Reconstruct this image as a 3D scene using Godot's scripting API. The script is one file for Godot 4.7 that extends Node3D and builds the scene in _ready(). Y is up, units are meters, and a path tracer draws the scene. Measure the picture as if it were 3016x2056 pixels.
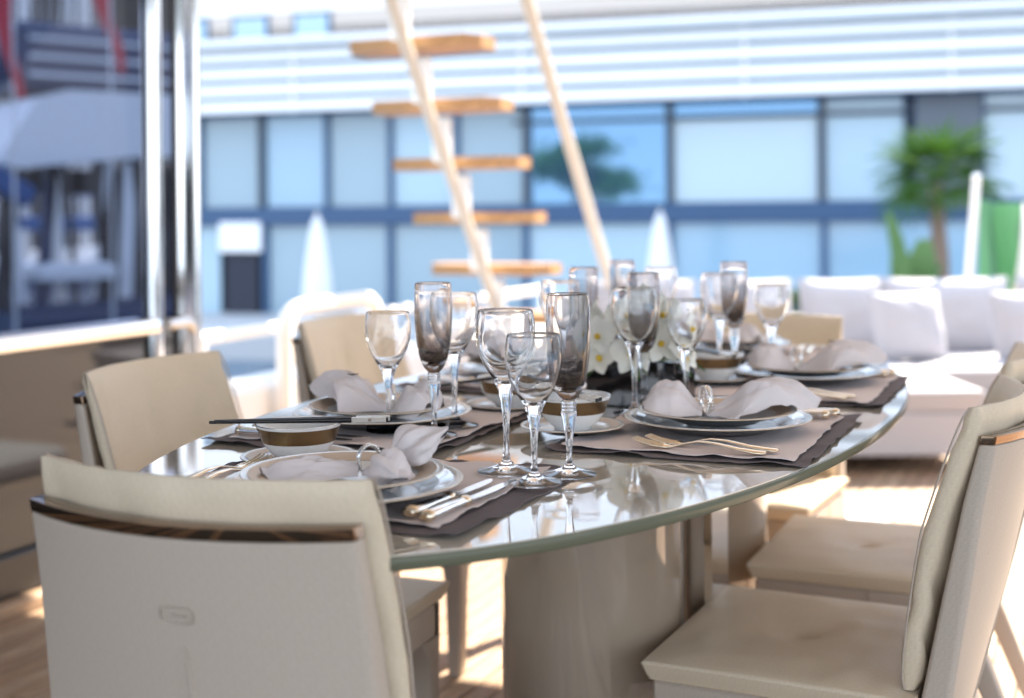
extends Node3D
# Dining table laid on the aft deck of a yacht moored at a quay.
# World: camera at the origin looking along -z, deck at y = 0, metres.
# The ship's axis (and the table's) is turned 24 degrees to the right of the view.

const AX := 24.0
const TOP := 0.77
var M := {}
var rng := RandomNumberGenerator.new()
var wobble := FastNoiseLite.new()


class Geo:
	var v := PackedVector3Array()
	var n := PackedVector3Array()
	var c := PackedColorArray()
	var uv := PackedVector2Array()
	var ix := PackedInt32Array()
	var col := Color.WHITE
	var xf := Transform3D.IDENTITY

	func add(p: Vector3, nn: Vector3, t := Vector2.ZERO) -> int:
		v.append(xf * p)
		n.append((xf.basis * nn).normalized() if nn.length() > 0.0 else Vector3.UP)
		c.append(col)
		uv.append(t)
		return v.size() - 1

	func tri(a: int, b: int, d: int) -> void:  # counter-clockwise in, clockwise out
		ix.append(a); ix.append(d); ix.append(b)

	# rows of points; the outside is on the side of (along rows) x (along columns)
	func surf(rows: Array, closed := false, cols: Array = []) -> void:
		var h := rows.size()
		var w: int = rows[0].size()
		var acc := PackedVector3Array()
		acc.resize(h * w)
		var wj := w if closed else w - 1
		for i in h - 1:
			for j in wj:
				var k := (j + 1) % w
				var a: Vector3 = rows[i][j]
				var b: Vector3 = rows[i + 1][j]
				var d: Vector3 = rows[i + 1][k]
				var e: Vector3 = rows[i][k]
				var nn := (d - a).cross(e - b)
				acc[i * w + j] += nn
				acc[(i + 1) * w + j] += nn
				acc[(i + 1) * w + k] += nn
				acc[i * w + k] += nn
		var base := v.size()
		for i in h:
			if cols.size() > 0:
				col = cols[i]
			for j in w:
				add(rows[i][j], acc[i * w + j], Vector2(float(j) / maxf(w - 1, 1), float(i) / maxf(h - 1, 1)))
		for i in h - 1:
			for j in wj:
				var k := (j + 1) % w
				tri(base + i * w + j, base + (i + 1) * w + j, base + (i + 1) * w + k)
				tri(base + i * w + j, base + (i + 1) * w + k, base + i * w + k)

	func face(pts: Array, out: Vector3) -> void:
		var nn: Vector3 = (pts[1] - pts[0]).cross(pts[2] - pts[0])
		var flip := nn.dot(out) < 0.0
		nn = (-nn if flip else nn)
		var b := v.size()
		for p in pts:
			add(p, nn)
		for k in range(1, pts.size() - 1):
			if flip:
				tri(b, b + k + 1, b + k)
			else:
				tri(b, b + k, b + k + 1)

	func box(ce: Vector3, size: Vector3, bev := 0.003, ba := Basis.IDENTITY) -> void:
		var h := size / 2.0
		bev = minf(bev, minf(h.x, minf(h.y, h.z)) * 0.8)
		var P := func(a: int, s: Vector3) -> Vector3:
			var q := Vector3(s.x * (h.x - bev), s.y * (h.y - bev), s.z * (h.z - bev))
			q[a] = s[a] * h[a]
			return ce + ba * q
		for a in 3:
			var b1 := (a + 1) % 3
			var b2 := (a + 2) % 3
			for s in [-1.0, 1.0]:
				var pts := []
				for q in [[-1.0, -1.0], [1.0, -1.0], [1.0, 1.0], [-1.0, 1.0]]:
					var sv := Vector3.ZERO
					sv[a] = s; sv[b1] = q[0]; sv[b2] = q[1]
					pts.append(P.call(a, sv))
				var o := Vector3.ZERO
				o[a] = s
				face(pts, ba * o)
			for s1 in [-1.0, 1.0]:
				for s2 in [-1.0, 1.0]:
					var u1 := Vector3.ZERO
					var u2 := Vector3.ZERO
					u1[b1] = s1; u1[b2] = s2; u1[a] = -1.0
					u2[b1] = s1; u2[b2] = s2; u2[a] = 1.0
					var o2 := Vector3.ZERO
					o2[b1] = s1; o2[b2] = s2
					face([P.call(b1, u1), P.call(b1, u2), P.call(b2, u2), P.call(b2, u1)], ba * o2)
		for sx in [-1.0, 1.0]:
			for sy in [-1.0, 1.0]:
				for sz in [-1.0, 1.0]:
					var sv := Vector3(sx, sy, sz)
					face([P.call(0, sv), P.call(1, sv), P.call(2, sv)], ba * sv)

	func bar(a: Vector3, b: Vector3, w: float, d: float, bev := 0.003) -> void:
		var y := (b - a).normalized()
		var x := y.cross(Vector3.FORWARD if absf(y.z) < 0.9 else Vector3.UP).normalized()
		box((a + b) / 2.0, Vector3(w, a.distance_to(b), d), bev, Basis(x, y, x.cross(y)))

	# profile of (radius, height), upwards on the outside
	func lathe(pr: Array, seg := 40, ripple := 0.0, lobes := 12, from := 9999, cols: Array = []) -> void:
		var rows := []
		for i in pr.size():
			var row := PackedVector3Array()
			for j in seg:
				var th := TAU * j / seg
				var r: float = pr[i].x
				if i >= from:
					r = maxf(0.0, r + ripple * cos(lobes * th))
				row.append(Vector3(r * cos(th), pr[i].y, r * sin(th)))
			rows.append(row)
		surf(rows, true, cols)

	func tube(pts: Array, radii: Array, seg := 12, caps := true, flat := 1.0) -> void:
		var rows := []
		var e1 := Vector3.ZERO
		for i in pts.size():
			var t: Vector3 = ((pts[mini(i + 1, pts.size() - 1)] as Vector3) - (pts[maxi(i - 1, 0)] as Vector3)).normalized()
			if i == 0:
				e1 = t.cross(Vector3.UP if absf(t.y) < 0.9 else Vector3.RIGHT).normalized()
			else:
				e1 = (e1 - t * e1.dot(t)).normalized()
			var e2 := e1.cross(t)
			var row := PackedVector3Array()
			for j in seg:
				var th := TAU * j / seg
				row.append((pts[i] as Vector3) + float(radii[mini(i, radii.size() - 1)]) * (cos(th) * e1 + flat * sin(th) * e2))
			rows.append(row)
		surf(rows, true)
		if caps:
			for e in [0, pts.size() - 1]:
				var t2: Vector3 = (pts[1] - pts[0]) if e == 0 else (pts[e - 1] - pts[e])
				face(Array(rows[e]), -t2)

	# polygon in x, z pulled up from y0 to y1
	func prism(poly: PackedVector2Array, y0: float, y1: float, smooth := false, caps := true, bev := 0.0) -> void:
		var area := 0.0
		for i in poly.size():
			var p := poly[i]
			var q := poly[(i + 1) % poly.size()]
			area += p.x * q.y - q.x * p.y
		var pl := poly.duplicate()
		if area < 0.0:
			pl.reverse()
		# pl now turns from x towards z
		if smooth:
			var rows := []
			for y in [y0, y1]:
				var row := PackedVector3Array()
				for p in pl:
					row.append(Vector3(p.x, y, p.y))
				rows.append(row)
			surf(rows, true)
		else:
			for i in pl.size():
				var p := pl[i]
				var q := pl[(i + 1) % pl.size()]
				var o := Vector3(q.y - p.y, 0.0, -(q.x - p.x))
				face([Vector3(p.x, y0, p.y), Vector3(q.x, y0, q.y), Vector3(q.x, y1, q.y), Vector3(p.x, y1, p.y)], o)
		if caps:
			var idx := Geometry2D.triangulate_polygon(pl)
			for s in [[y0, Vector3.DOWN], [y1, Vector3.UP]]:
				for k in range(0, idx.size(), 3):
					var pts := []
					for q in 3:
						var p := pl[idx[k + q]]
						pts.append(Vector3(p.x, s[0], p.y))
					face(pts, s[1])

	func mesh() -> ArrayMesh:
		var a := []
		a.resize(Mesh.ARRAY_MAX)
		a[Mesh.ARRAY_VERTEX] = v
		a[Mesh.ARRAY_NORMAL] = n
		a[Mesh.ARRAY_TEX_UV] = uv
		a[Mesh.ARRAY_COLOR] = c
		a[Mesh.ARRAY_INDEX] = ix
		var m := ArrayMesh.new()
		m.add_surface_from_arrays(Mesh.PRIMITIVE_TRIANGLES, a)
		return m


func lin(r: float, g: float, b: float, a := 1.0) -> Color:
	var q := Color(r, g, b).linear_to_srgb()
	q.a = a
	return q


func put(g: Geo, called: String, mat: Material, parent: Node3D = null) -> MeshInstance3D:
	var o := MeshInstance3D.new()
	o.name = called
	o.mesh = g.mesh()
	o.material_override = mat
	(parent if parent else self).add_child(o, true)
	return o


func share(m: Mesh, called: String, mat: Material, parent: Node3D, at := Transform3D.IDENTITY) -> MeshInstance3D:
	var o := MeshInstance3D.new()
	o.name = called
	o.mesh = m
	o.material_override = mat
	o.transform = at
	parent.add_child(o, true)
	return o


func tag(o: Node3D, label := "", category := "", group := "", kind := "") -> Node3D:
	for e in [["label", label], ["category", category], ["group", group], ["kind", kind]]:
		if e[1] != "":
			o.set_meta(e[0], e[1])
	return o


func thing(called: String, label: String, category: String, at := Transform3D.IDENTITY, group := "") -> Node3D:
	var o := Node3D.new()
	o.name = called
	o.transform = at
	add_child(o, true)
	tag(o, label, category, group)
	return o


func copy(o: Node3D, at: Transform3D, label: String, group := "") -> Node3D:
	var r: Node3D = o.duplicate()
	add_child(r, true)
	r.transform = at
	r.set_meta("label", label)
	if group != "":
		r.set_meta("group", group)
	return r


# table frame: t along the table away from the camera, w across it to the right
func spot(t: float, w: float, y := 0.0, yaw := 0.0) -> Transform3D:
	var b := Basis(Vector3.UP, deg_to_rad(-AX))
	return Transform3D(b * Basis(Vector3.UP, deg_to_rad(yaw)), Vector3(0.168, y, -2.443) + b * Vector3(w, 0, -t))


# ship frame: p aft along the ship's axis, q across to the right, from the point under the camera
func ship(p: float, q: float, y := 0.0, yaw := 0.0) -> Transform3D:
	var b := Basis(Vector3.UP, deg_to_rad(-AX))
	return Transform3D(b * Basis(Vector3.UP, deg_to_rad(yaw)), b * Vector3(q, 0, -p) + Vector3(0, y, 0))


func noise_tex(freq: float, lo: Color, hi: Color, sz := 256, type := FastNoiseLite.TYPE_SIMPLEX_SMOOTH, sd := 1, oct := 4) -> NoiseTexture2D:
	var f := FastNoiseLite.new()
	f.noise_type = type
	f.frequency = freq
	f.seed = sd
	f.fractal_octaves = oct
	var t := NoiseTexture2D.new()
	t.width = sz
	t.height = sz
	t.seamless = true
	t.noise = f
	var g := Gradient.new()
	g.set_color(0, lo)
	g.set_color(1, hi)
	t.color_ramp = g
	return t


func mat(called: String, color: Color, rough := 0.5, metal := 0.0, spec := 0.5) -> StandardMaterial3D:
	var m := StandardMaterial3D.new()
	m.resource_name = called
	m.albedo_color = color
	m.roughness = rough
	m.metallic = metal
	m.metallic_specular = spec
	M[called] = m
	return m


func relief(m: StandardMaterial3D, tex: Texture2D, cm: float, per_metre: float) -> void:
	m.heightmap_enabled = true
	m.heightmap_texture = tex
	m.heightmap_scale = cm
	m.uv1_triplanar = true
	m.uv1_scale = Vector3.ONE * per_metre


func glass(called: String, color := Color.WHITE, vertex := false) -> StandardMaterial3D:
	var m := mat(called, Color(color.r, color.g, color.b, 0.0), 0.0)
	m.refraction_enabled = true
	m.refraction_scale = 0.05
	m.vertex_color_use_as_albedo = vertex
	return m


func materials() -> void:
	var grain := noise_tex(0.03, Color(0.25, 0.25, 0.25), Color(0.8, 0.8, 0.8), 256, FastNoiseLite.TYPE_CELLULAR, 3, 2)
	var soft := noise_tex(0.012, Color(0.93, 0.925, 0.92), Color(1, 1, 1), 256, FastNoiseLite.TYPE_SIMPLEX_SMOOTH, 8, 5)
	var weave := noise_tex(0.15, Color(0.3, 0.3, 0.3), Color(0.9, 0.9, 0.9), 256, FastNoiseLite.TYPE_VALUE, 5, 2)
	var m := mat("cream leather", lin(0.72, 0.60, 0.44), 0.5, 0.0, 0.4)
	relief(m, grain, 0.03, 55.0)
	m.albedo_texture = soft
	m.rim_enabled = true
	m.rim = 0.12
	m = mat("saddle leather", lin(0.52, 0.435, 0.355), 0.45, 0.0, 0.4)
	relief(m, grain, 0.02, 60.0)
	m.albedo_texture = soft
	mat("seam thread", lin(0.30, 0.24, 0.20), 0.8)
	mat("brown mirror trim", lin(0.26, 0.17, 0.11), 0.06, 0.95)
	mat("chrome", lin(0.78, 0.77, 0.76), 0.09, 1.0)
	mat("brushed steel", lin(0.62, 0.61, 0.6), 0.3, 1.0)
	m = mat("table glass", lin(0.60, 0.54, 0.45), 0.01, 0.0, 0.8)
	m.clearcoat_enabled = true
	m.clearcoat = 1.0
	m.clearcoat_roughness = 0.01
	mat("glass edge", lin(0.13, 0.13, 0.085), 0.16, 0.0, 0.35)
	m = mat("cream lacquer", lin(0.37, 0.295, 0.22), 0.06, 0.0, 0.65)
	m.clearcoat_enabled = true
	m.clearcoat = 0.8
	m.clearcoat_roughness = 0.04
	mat("caulk", lin(0.03, 0.026, 0.022), 0.7)
	var wood := noise_tex(0.02, Color(0.72, 0.7, 0.68), Color(1, 1, 1), 256, FastNoiseLite.TYPE_SIMPLEX_SMOOTH, 12, 5)
	var tones := [Vector3(0.43, 0.29, 0.19), Vector3(0.47, 0.33, 0.22), Vector3(0.40, 0.27, 0.185), Vector3(0.50, 0.36, 0.25)]
	for k in 4:
		m = mat("teak %d" % k, lin(tones[k].x, tones[k].y, tones[k].z), 0.6)
		m.albedo_texture = wood
		m.uv1_triplanar = true
		m.uv1_scale = Vector3(18, 18, 1.3)
		m.uv1_offset = Vector3(0.1 * k, 0.3 * k, 0.2 * k)
	m = mat("oak tread", lin(0.56, 0.31, 0.125), 0.45)
	m.albedo_texture = wood
	m.uv1_triplanar = true
	m.uv1_scale = Vector3(1.5, 14, 14)
	m = mat("white upholstery", lin(0.40, 0.395, 0.425), 0.85)
	relief(m, weave, 0.05, 9.0)
	m.rim_enabled = true
	m.rim = 0.2
	mat("gel coat", lin(0.82, 0.82, 0.81), 0.22)
	mat("cream paint", lin(0.84, 0.79, 0.72), 0.45)
	m = mat("wrapped pole", lin(0.62, 0.56, 0.48), 0.55)
	relief(m, weave, 0.1, 20.0)
	m = mat("smoked door glass", lin(0.235, 0.27, 0.36), 0.012, 0.92)
	mat("smoked lower glass", lin(0.05, 0.052, 0.056), 0.03, 0.3)
	mat("black gasket", lin(0.012, 0.012, 0.015), 0.35)
	# tableware
	mat("dark underside", lin(0.035, 0.035, 0.045), 0.12, 0.0, 0.5)  # dark glossy colour for the plate and saucer undersides
	mat("porcelain", lin(0.80, 0.79, 0.77), 0.08, 0.0, 0.55)
	m = mat("champagne band", lin(0.52, 0.40, 0.29), 0.42, 0.3)
	relief(m, weave, 0.03, 60.0)
	m = mat("platinum band", lin(0.74, 0.73, 0.72), 0.10, 0.92)
	m = mat("bronze band", lin(0.27, 0.19, 0.105), 0.2, 0.95)
	relief(m, weave, 0.03, 80.0)
	mat("gold line", lin(0.66, 0.52, 0.36), 0.22, 1.0)
	mat("silver", lin(0.80, 0.78, 0.75), 0.12, 1.0)
	mat("gilt", lin(0.78, 0.66, 0.50), 0.2, 1.0)
	m = mat("dark linen", lin(0.13, 0.102, 0.102), 0.9)
	relief(m, weave, 0.05, 30.0)
	m = mat("taupe linen", lin(0.72, 0.62, 0.585), 0.9)
	relief(m, weave, 0.06, 30.0)
	m = mat("white linen", lin(0.70, 0.63, 0.615), 0.92)
	relief(m, weave, 0.03, 40.0)
	m.backlight_enabled = true
	m.backlight = Color(0.25, 0.24, 0.23)
	mat("embroidery", lin(0.12, 0.07, 0.055), 0.8)
	mat("black lacquer", lin(0.008, 0.008, 0.009), 0.12)
	mat("mother of pearl", lin(0.72, 0.69, 0.63), 0.2, 0.5)
	glass("clear crystal")
	glass("smoked crystal", Color.WHITE, true)
	mat("black glass", lin(0.012, 0.010, 0.010), 0.03, 0.0, 0.6)
	m = mat("orchid petal", lin(0.80, 0.78, 0.70), 0.6)
	m.backlight_enabled = true
	m.backlight = Color(0.4, 0.4, 0.36)
	mat("orchid lip", lin(0.75, 0.50, 0.04), 0.6)
	m = mat("leaf", lin(0.03, 0.09, 0.02), 0.35)
	m.backlight_enabled = true
	m.backlight = Color(0.15, 0.3, 0.08)
	# shore
	mat("facade white", lin(0.80, 0.80, 0.80), 0.6)
	mat("facade cream", lin(0.52, 0.45, 0.39), 0.7)
	mat("frame blue", lin(0.018, 0.065, 0.15), 0.4)
	mat("frame dark", lin(0.014, 0.03, 0.055), 0.4)
	mat("sky tint pale", lin(0.315, 0.45, 0.54), 0.2, 0.0, 0.6)  # window colours: mirrored sky and curtains put into the albedo
	mat("sky tint teal", lin(0.235, 0.335, 0.40), 0.2, 0.0, 0.6)
	mat("sky tint blue", lin(0.24, 0.385, 0.50), 0.15, 0.0, 0.6)
	mat("sky tint white", lin(0.385, 0.50, 0.57), 0.2, 0.0, 0.6)
	m = mat("reflecting pane", lin(0.10, 0.20, 0.33), 0.03, 0.75, 0.5)
	mat("charcoal panel", lin(0.10, 0.115, 0.14), 0.5)
	mat("doorway dark", lin(0.010, 0.014, 0.03), 0.6)
	m = mat("quay stone", lin(0.42, 0.43, 0.44), 0.8)
	m = mat("harbour water", lin(0.02, 0.09, 0.16), 0.08, 0.0, 0.6)
	relief(m, noise_tex(0.02, Color.BLACK, Color.WHITE, 512, FastNoiseLite.TYPE_SIMPLEX_SMOOTH, 21, 4), 6.0, 0.25)
	mat("canvas white", lin(0.80, 0.80, 0.79), 0.9)
	m = mat("palm frond", lin(0.055, 0.115, 0.025), 0.9, 0.0, 0.15)
	m.backlight_enabled = true
	m.backlight = Color(0.16, 0.25, 0.07)
	m = mat("banana leaf", lin(0.13, 0.21, 0.08), 0.8, 0.0, 0.2)
	m.backlight_enabled = true
	m.backlight = Color(0.25, 0.34, 0.18)
	m = mat("palm bark", lin(0.27, 0.18, 0.13), 0.9)
	relief(m, grain, 1.0, 3.0)
	mat("flag green", lin(0.085, 0.20, 0.115), 0.8).backlight_enabled = true
	M["flag green"].backlight = Color(0.14, 0.30, 0.18)
	mat("flag white", lin(0.8, 0.8, 0.8), 0.8)
	mat("flag red", lin(0.55, 0.03, 0.05), 0.8)
	mat("hull navy", lin(0.02, 0.035, 0.09), 0.12)
	mat("hull black", lin(0.01, 0.01, 0.013), 0.1)
	mat("stone beige", lin(0.075, 0.06, 0.045), 0.85)
	mat("spar", lin(0.66, 0.66, 0.66), 0.3, 0.6)
	mat("sail cover", lin(0.04, 0.10, 0.26), 0.8)


# a ring of points round a rounded bar, width 2 hw in x, thickness th in z, bowed back by sag in the middle
func ring(y: float, zc: float, hw: float, th: float, sag: float, r: float, nx := 10, crease := 0.0) -> PackedVector3Array:
	var o := PackedVector3Array()
	r = minf(r, th * 0.49)
	var ht := th / 2.0
	for q in 4:  # corners: x+ z+, x- z+, x- z-, x+ z-
		var sx: float = [1.0, -1.0, -1.0, 1.0][q]
		var sz: float = [1.0, 1.0, -1.0, -1.0][q]
		for k in 4:
			var a := PI / 2.0 * (q + k / 3.0)
			o.append(Vector3(sx * (hw - r) + r * cos(a), 0, sz * (ht - r) + r * sin(a)))
		if q == 0 or q == 2:
			for k in range(1, nx):
				o.append(Vector3(lerpf(sx * (hw - r), -sx * (hw - r), float(k) / nx), 0, sz * ht))
	for i in o.size():
		var s := signf(o[i].z)
		o[i] += Vector3(0, y, zc - sag * pow(o[i].x / hw, 2.0))
		if crease > 0.0:
			var n1 := wobble.get_noise_3d(o[i].x * 700.0, y * 110.0, s * 40.0)
			var n2 := wobble.get_noise_3d(o[i].x * 260.0 + y * 200.0, y * 160.0, s * 90.0 + 11.0)
			o[i].z += s * crease * (0.7 * n1 + 1.0 * n2 - 1.1 * pow(1.0 - absf(n2), 9.0))
	return o


# profile rows: [y, zc, hw, th, sag]
func rings(g: Geo, rows: Array, r: float, capped := true, crease := 0.0) -> void:
	var a := []
	for e in rows:
		a.append(ring(e[0], e[1], e[2], e[3], e[4], r, 24 if crease > 0.0 else 10, crease))
	if capped:
		for end in [0, -1]:
			var e: Array = rows[end]
			var last: PackedVector3Array = ring(e[0], e[1], e[2] - e[3] * 0.3, e[3] * 0.1, e[4], r, 24 if crease > 0.0 else 10)
			if end == 0:
				a.push_front(last)
			else:
				a.append(last)
	g.surf(a, true)


# a flat cushion with its underside at y0: half sizes, thickness, dome, tuft depth
func cushion(g: Geo, hx: float, hz: float, y0: float, th: float, dome: float, tuft: float, sd := 0, lip := 0.006) -> void:
	var n := 26
	var rows := []
	for i in n + 1:
		var z := -1.0 + 2.0 * i / n
		z = signf(z) * (1.0 - pow(1.0 - absf(z), 1.5))
		var row := PackedVector3Array()
		for j in n + 1:
			var x := -1.0 + 2.0 * j / n
			x = signf(x) * (1.0 - pow(1.0 - absf(x), 1.5))
			var d := Vector2(x * hx, z * hz).length()
			var e := (1.0 - pow(absf(x), 7.0)) * (1.0 - pow(absf(z), 7.0))
			var y := y0 + th - dome * (1.0 - e)
			y -= tuft * (exp(-pow(d / 0.020, 2.0)) * 0.5 + exp(-pow(d / 0.075, 1.3)) * 0.5)
			y += 0.0065 * e * wobble.get_noise_3d(x * 130.0, sd * 50.0, z * 130.0)
			var pinch := 1.0 - 0.012 * (1.0 - pow(absf(z), 4.0)) if absf(x) > 0.99 else 1.0
			row.append(Vector3(x * hx * pinch, y, z * hz))
		rows.append(row)
	g.surf(rows)
	var rim := PackedVector3Array()
	for i in n:
		rim.append(rows[i][n])
	for j in n:
		rim.append(rows[n][n - j])
	for i in n:
		rim.append(rows[n - i][0])
	for j in n:
		rim.append(rows[0][j])
	var side := []
	for e in [[0.0, 0.965, 0.0], [0.0, 0.985, 0.3], [lip, 1.012, 0.82], [lip, 1.014, 0.93], [0.0, 1.0, 1.0]]:
		var row := PackedVector3Array()
		for p in rim:
			row.append(Vector3(p.x * float(e[1]), lerpf(y0, p.y, float(e[2])), p.z * float(e[1])))
		side.append(row)
	g.surf(side, true)
	g.face([side[0][0], side[0][n], side[0][2 * n], side[0][3 * n]], Vector3.DOWN)


# an upholstered pillow standing in x, y, bulging in z
func pillow(g: Geo, w: float, h: float, th: float, sd: int) -> void:
	for s in [-1.0, 1.0]:
		var rows := []
		for i in 19:
			var y := -1.0 + i / 9.0
			var row := PackedVector3Array()
			for j in 19:
				var x: float = (-1.0 + j / 9.0) * s
				var b := pow(maxf(0.0, (1.0 - pow(absf(x), 3.0)) * (1.0 - pow(absf(y), 3.0))), 0.55)
				var k := 1.0 - 0.05 * (1.0 - x * x) * absf(y) - 0.05 * (1.0 - y * y) * absf(x)
				row.append(Vector3(x * w / 2 * k, y * h / 2 * k, -s * (b * th / 2 + 0.012 * b * wobble.get_noise_3d(x * 90, y * 90, sd * 30.0 + s * 9))))
			rows.append(row)
		g.surf(rows)


# a cloth lying on the table: waved edges, thickness th
func cloth(g: Geo, w: float, d: float, th: float, ripple: float, ragged: float, sd: int) -> void:
	var nx := 44
	var nz := 40
	var top := []
	for i in nz + 1:
		var row := PackedVector3Array()
		for j in nx + 1:
			var x := -1.0 + 2.0 * j / nx
			var z := -1.0 + 2.0 * i / nz
			var ex := w / 2 + (ragged * wobble.get_noise_2d(z * 210 + sd * 40, 7.0 * signf(x)) if absf(x) > 0.9 else 0.0)
			var ez := d / 2 + (ragged * wobble.get_noise_2d(x * 230 + sd * 40, 90.0 + 7.0 * signf(z)) if absf(z) > 0.9 else 0.0)
			var edge := pow(maxf(absf(x), absf(z)), 18.0)
			var y := th + ripple * (0.12 + edge) * maxf(0.0, 0.25 + wobble.get_noise_2d(x * 110 + sd * 17, z * 90))
			row.append(Vector3(x * ex, y, z * ez))
		top.append(row)
	g.surf(top)
	var rim := PackedVector3Array()
	for i in nz:
		rim.append(top[i][nx])
	for j in nx:
		rim.append(top[nz][nx - j])
	for i in nz:
		rim.append(top[nz - i][0])
	for j in nx:
		rim.append(top[0][j])
	var low := PackedVector3Array()
	for p in rim:
		low.append(Vector3(p.x, p.y - th * 0.9, p.z))
	g.surf([low, rim], true)


func _ready() -> void:
	rng.seed = 11
	wobble.seed = 4
	wobble.frequency = 0.02
	wobble.fractal_octaves = 3

	# camera: level, lens shifted down, rolled half a degree
	var cam := Camera3D.new()
	cam.name = "camera"
	add_child(cam)
	var at := CameraAttributesPhysical.new()
	at.frustum_focal_length = 45.0
	at.frustum_near = 0.1
	at.frustum_far = 400.0
	at.frustum_focus_distance = 1.80
	at.exposure_aperture = 2.35
	cam.attributes = at
	cam.near = 0.1
	cam.far = 400.0
	cam.projection = Camera3D.PROJECTION_FRUSTUM
	cam.size = 0.1 * 1584.0 / 2950.0
	cam.frustum_offset = Vector2(0.0, -0.1 * 305.0 / 2950.0)
	cam.position = Vector3(0, 1.12, 0)
	cam.rotation.z = -0.0095
	cam.current = true

	var env := Environment.new()
	env.background_mode = Environment.BG_SKY
	var sky := ProceduralSkyMaterial.new()
	sky.sky_top_color = Color(0.69, 0.76, 0.86)
	sky.sky_horizon_color = Color(0.93, 0.95, 0.97)
	sky.sky_curve = 0.16
	sky.ground_horizon_color = Color(0.70, 0.74, 0.78)
	sky.ground_bottom_color = Color(0.35, 0.38, 0.40)
	sky.sun_angle_max = 20.0
	sky.sky_energy_multiplier = 0.92
	env.sky = Sky.new()
	env.sky.sky_material = sky
	env.tonemap_mode = Environment.TONE_MAPPER_LINEAR
	env.tonemap_exposure = 5.0
	env.sdfgi_enabled = true
	env.ssao_enabled = true
	env.ssil_enabled = true
	var we := WorldEnvironment.new()
	we.name = "world_environment"
	we.environment = env
	add_child(we)
	var sun := DirectionalLight3D.new()
	sun.name = "sun"
	sun.light_energy = 1.6
	sun.light_color = Color(1.0, 0.945, 0.86)
	sun.light_angular_distance = 0.5
	sun.shadow_enabled = true
	# from the right and beyond the table, 43 degrees up
	var el := deg_to_rad(43.0)
	var az := deg_to_rad(40.0)
	var to_sun := Vector3(sin(az) * cos(el), sin(el), -cos(az) * cos(el))
	add_child(sun)
	sun.look_at_from_position(to_sun * 50.0, Vector3.ZERO)

	materials()
	build_ship()
	build_shore()
	build_stairs()
	build_sofa()
	build_table()
	build_chairs()
	build_settings()
	build_glasses()
	build_flowers()
	build_harbour()


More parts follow.
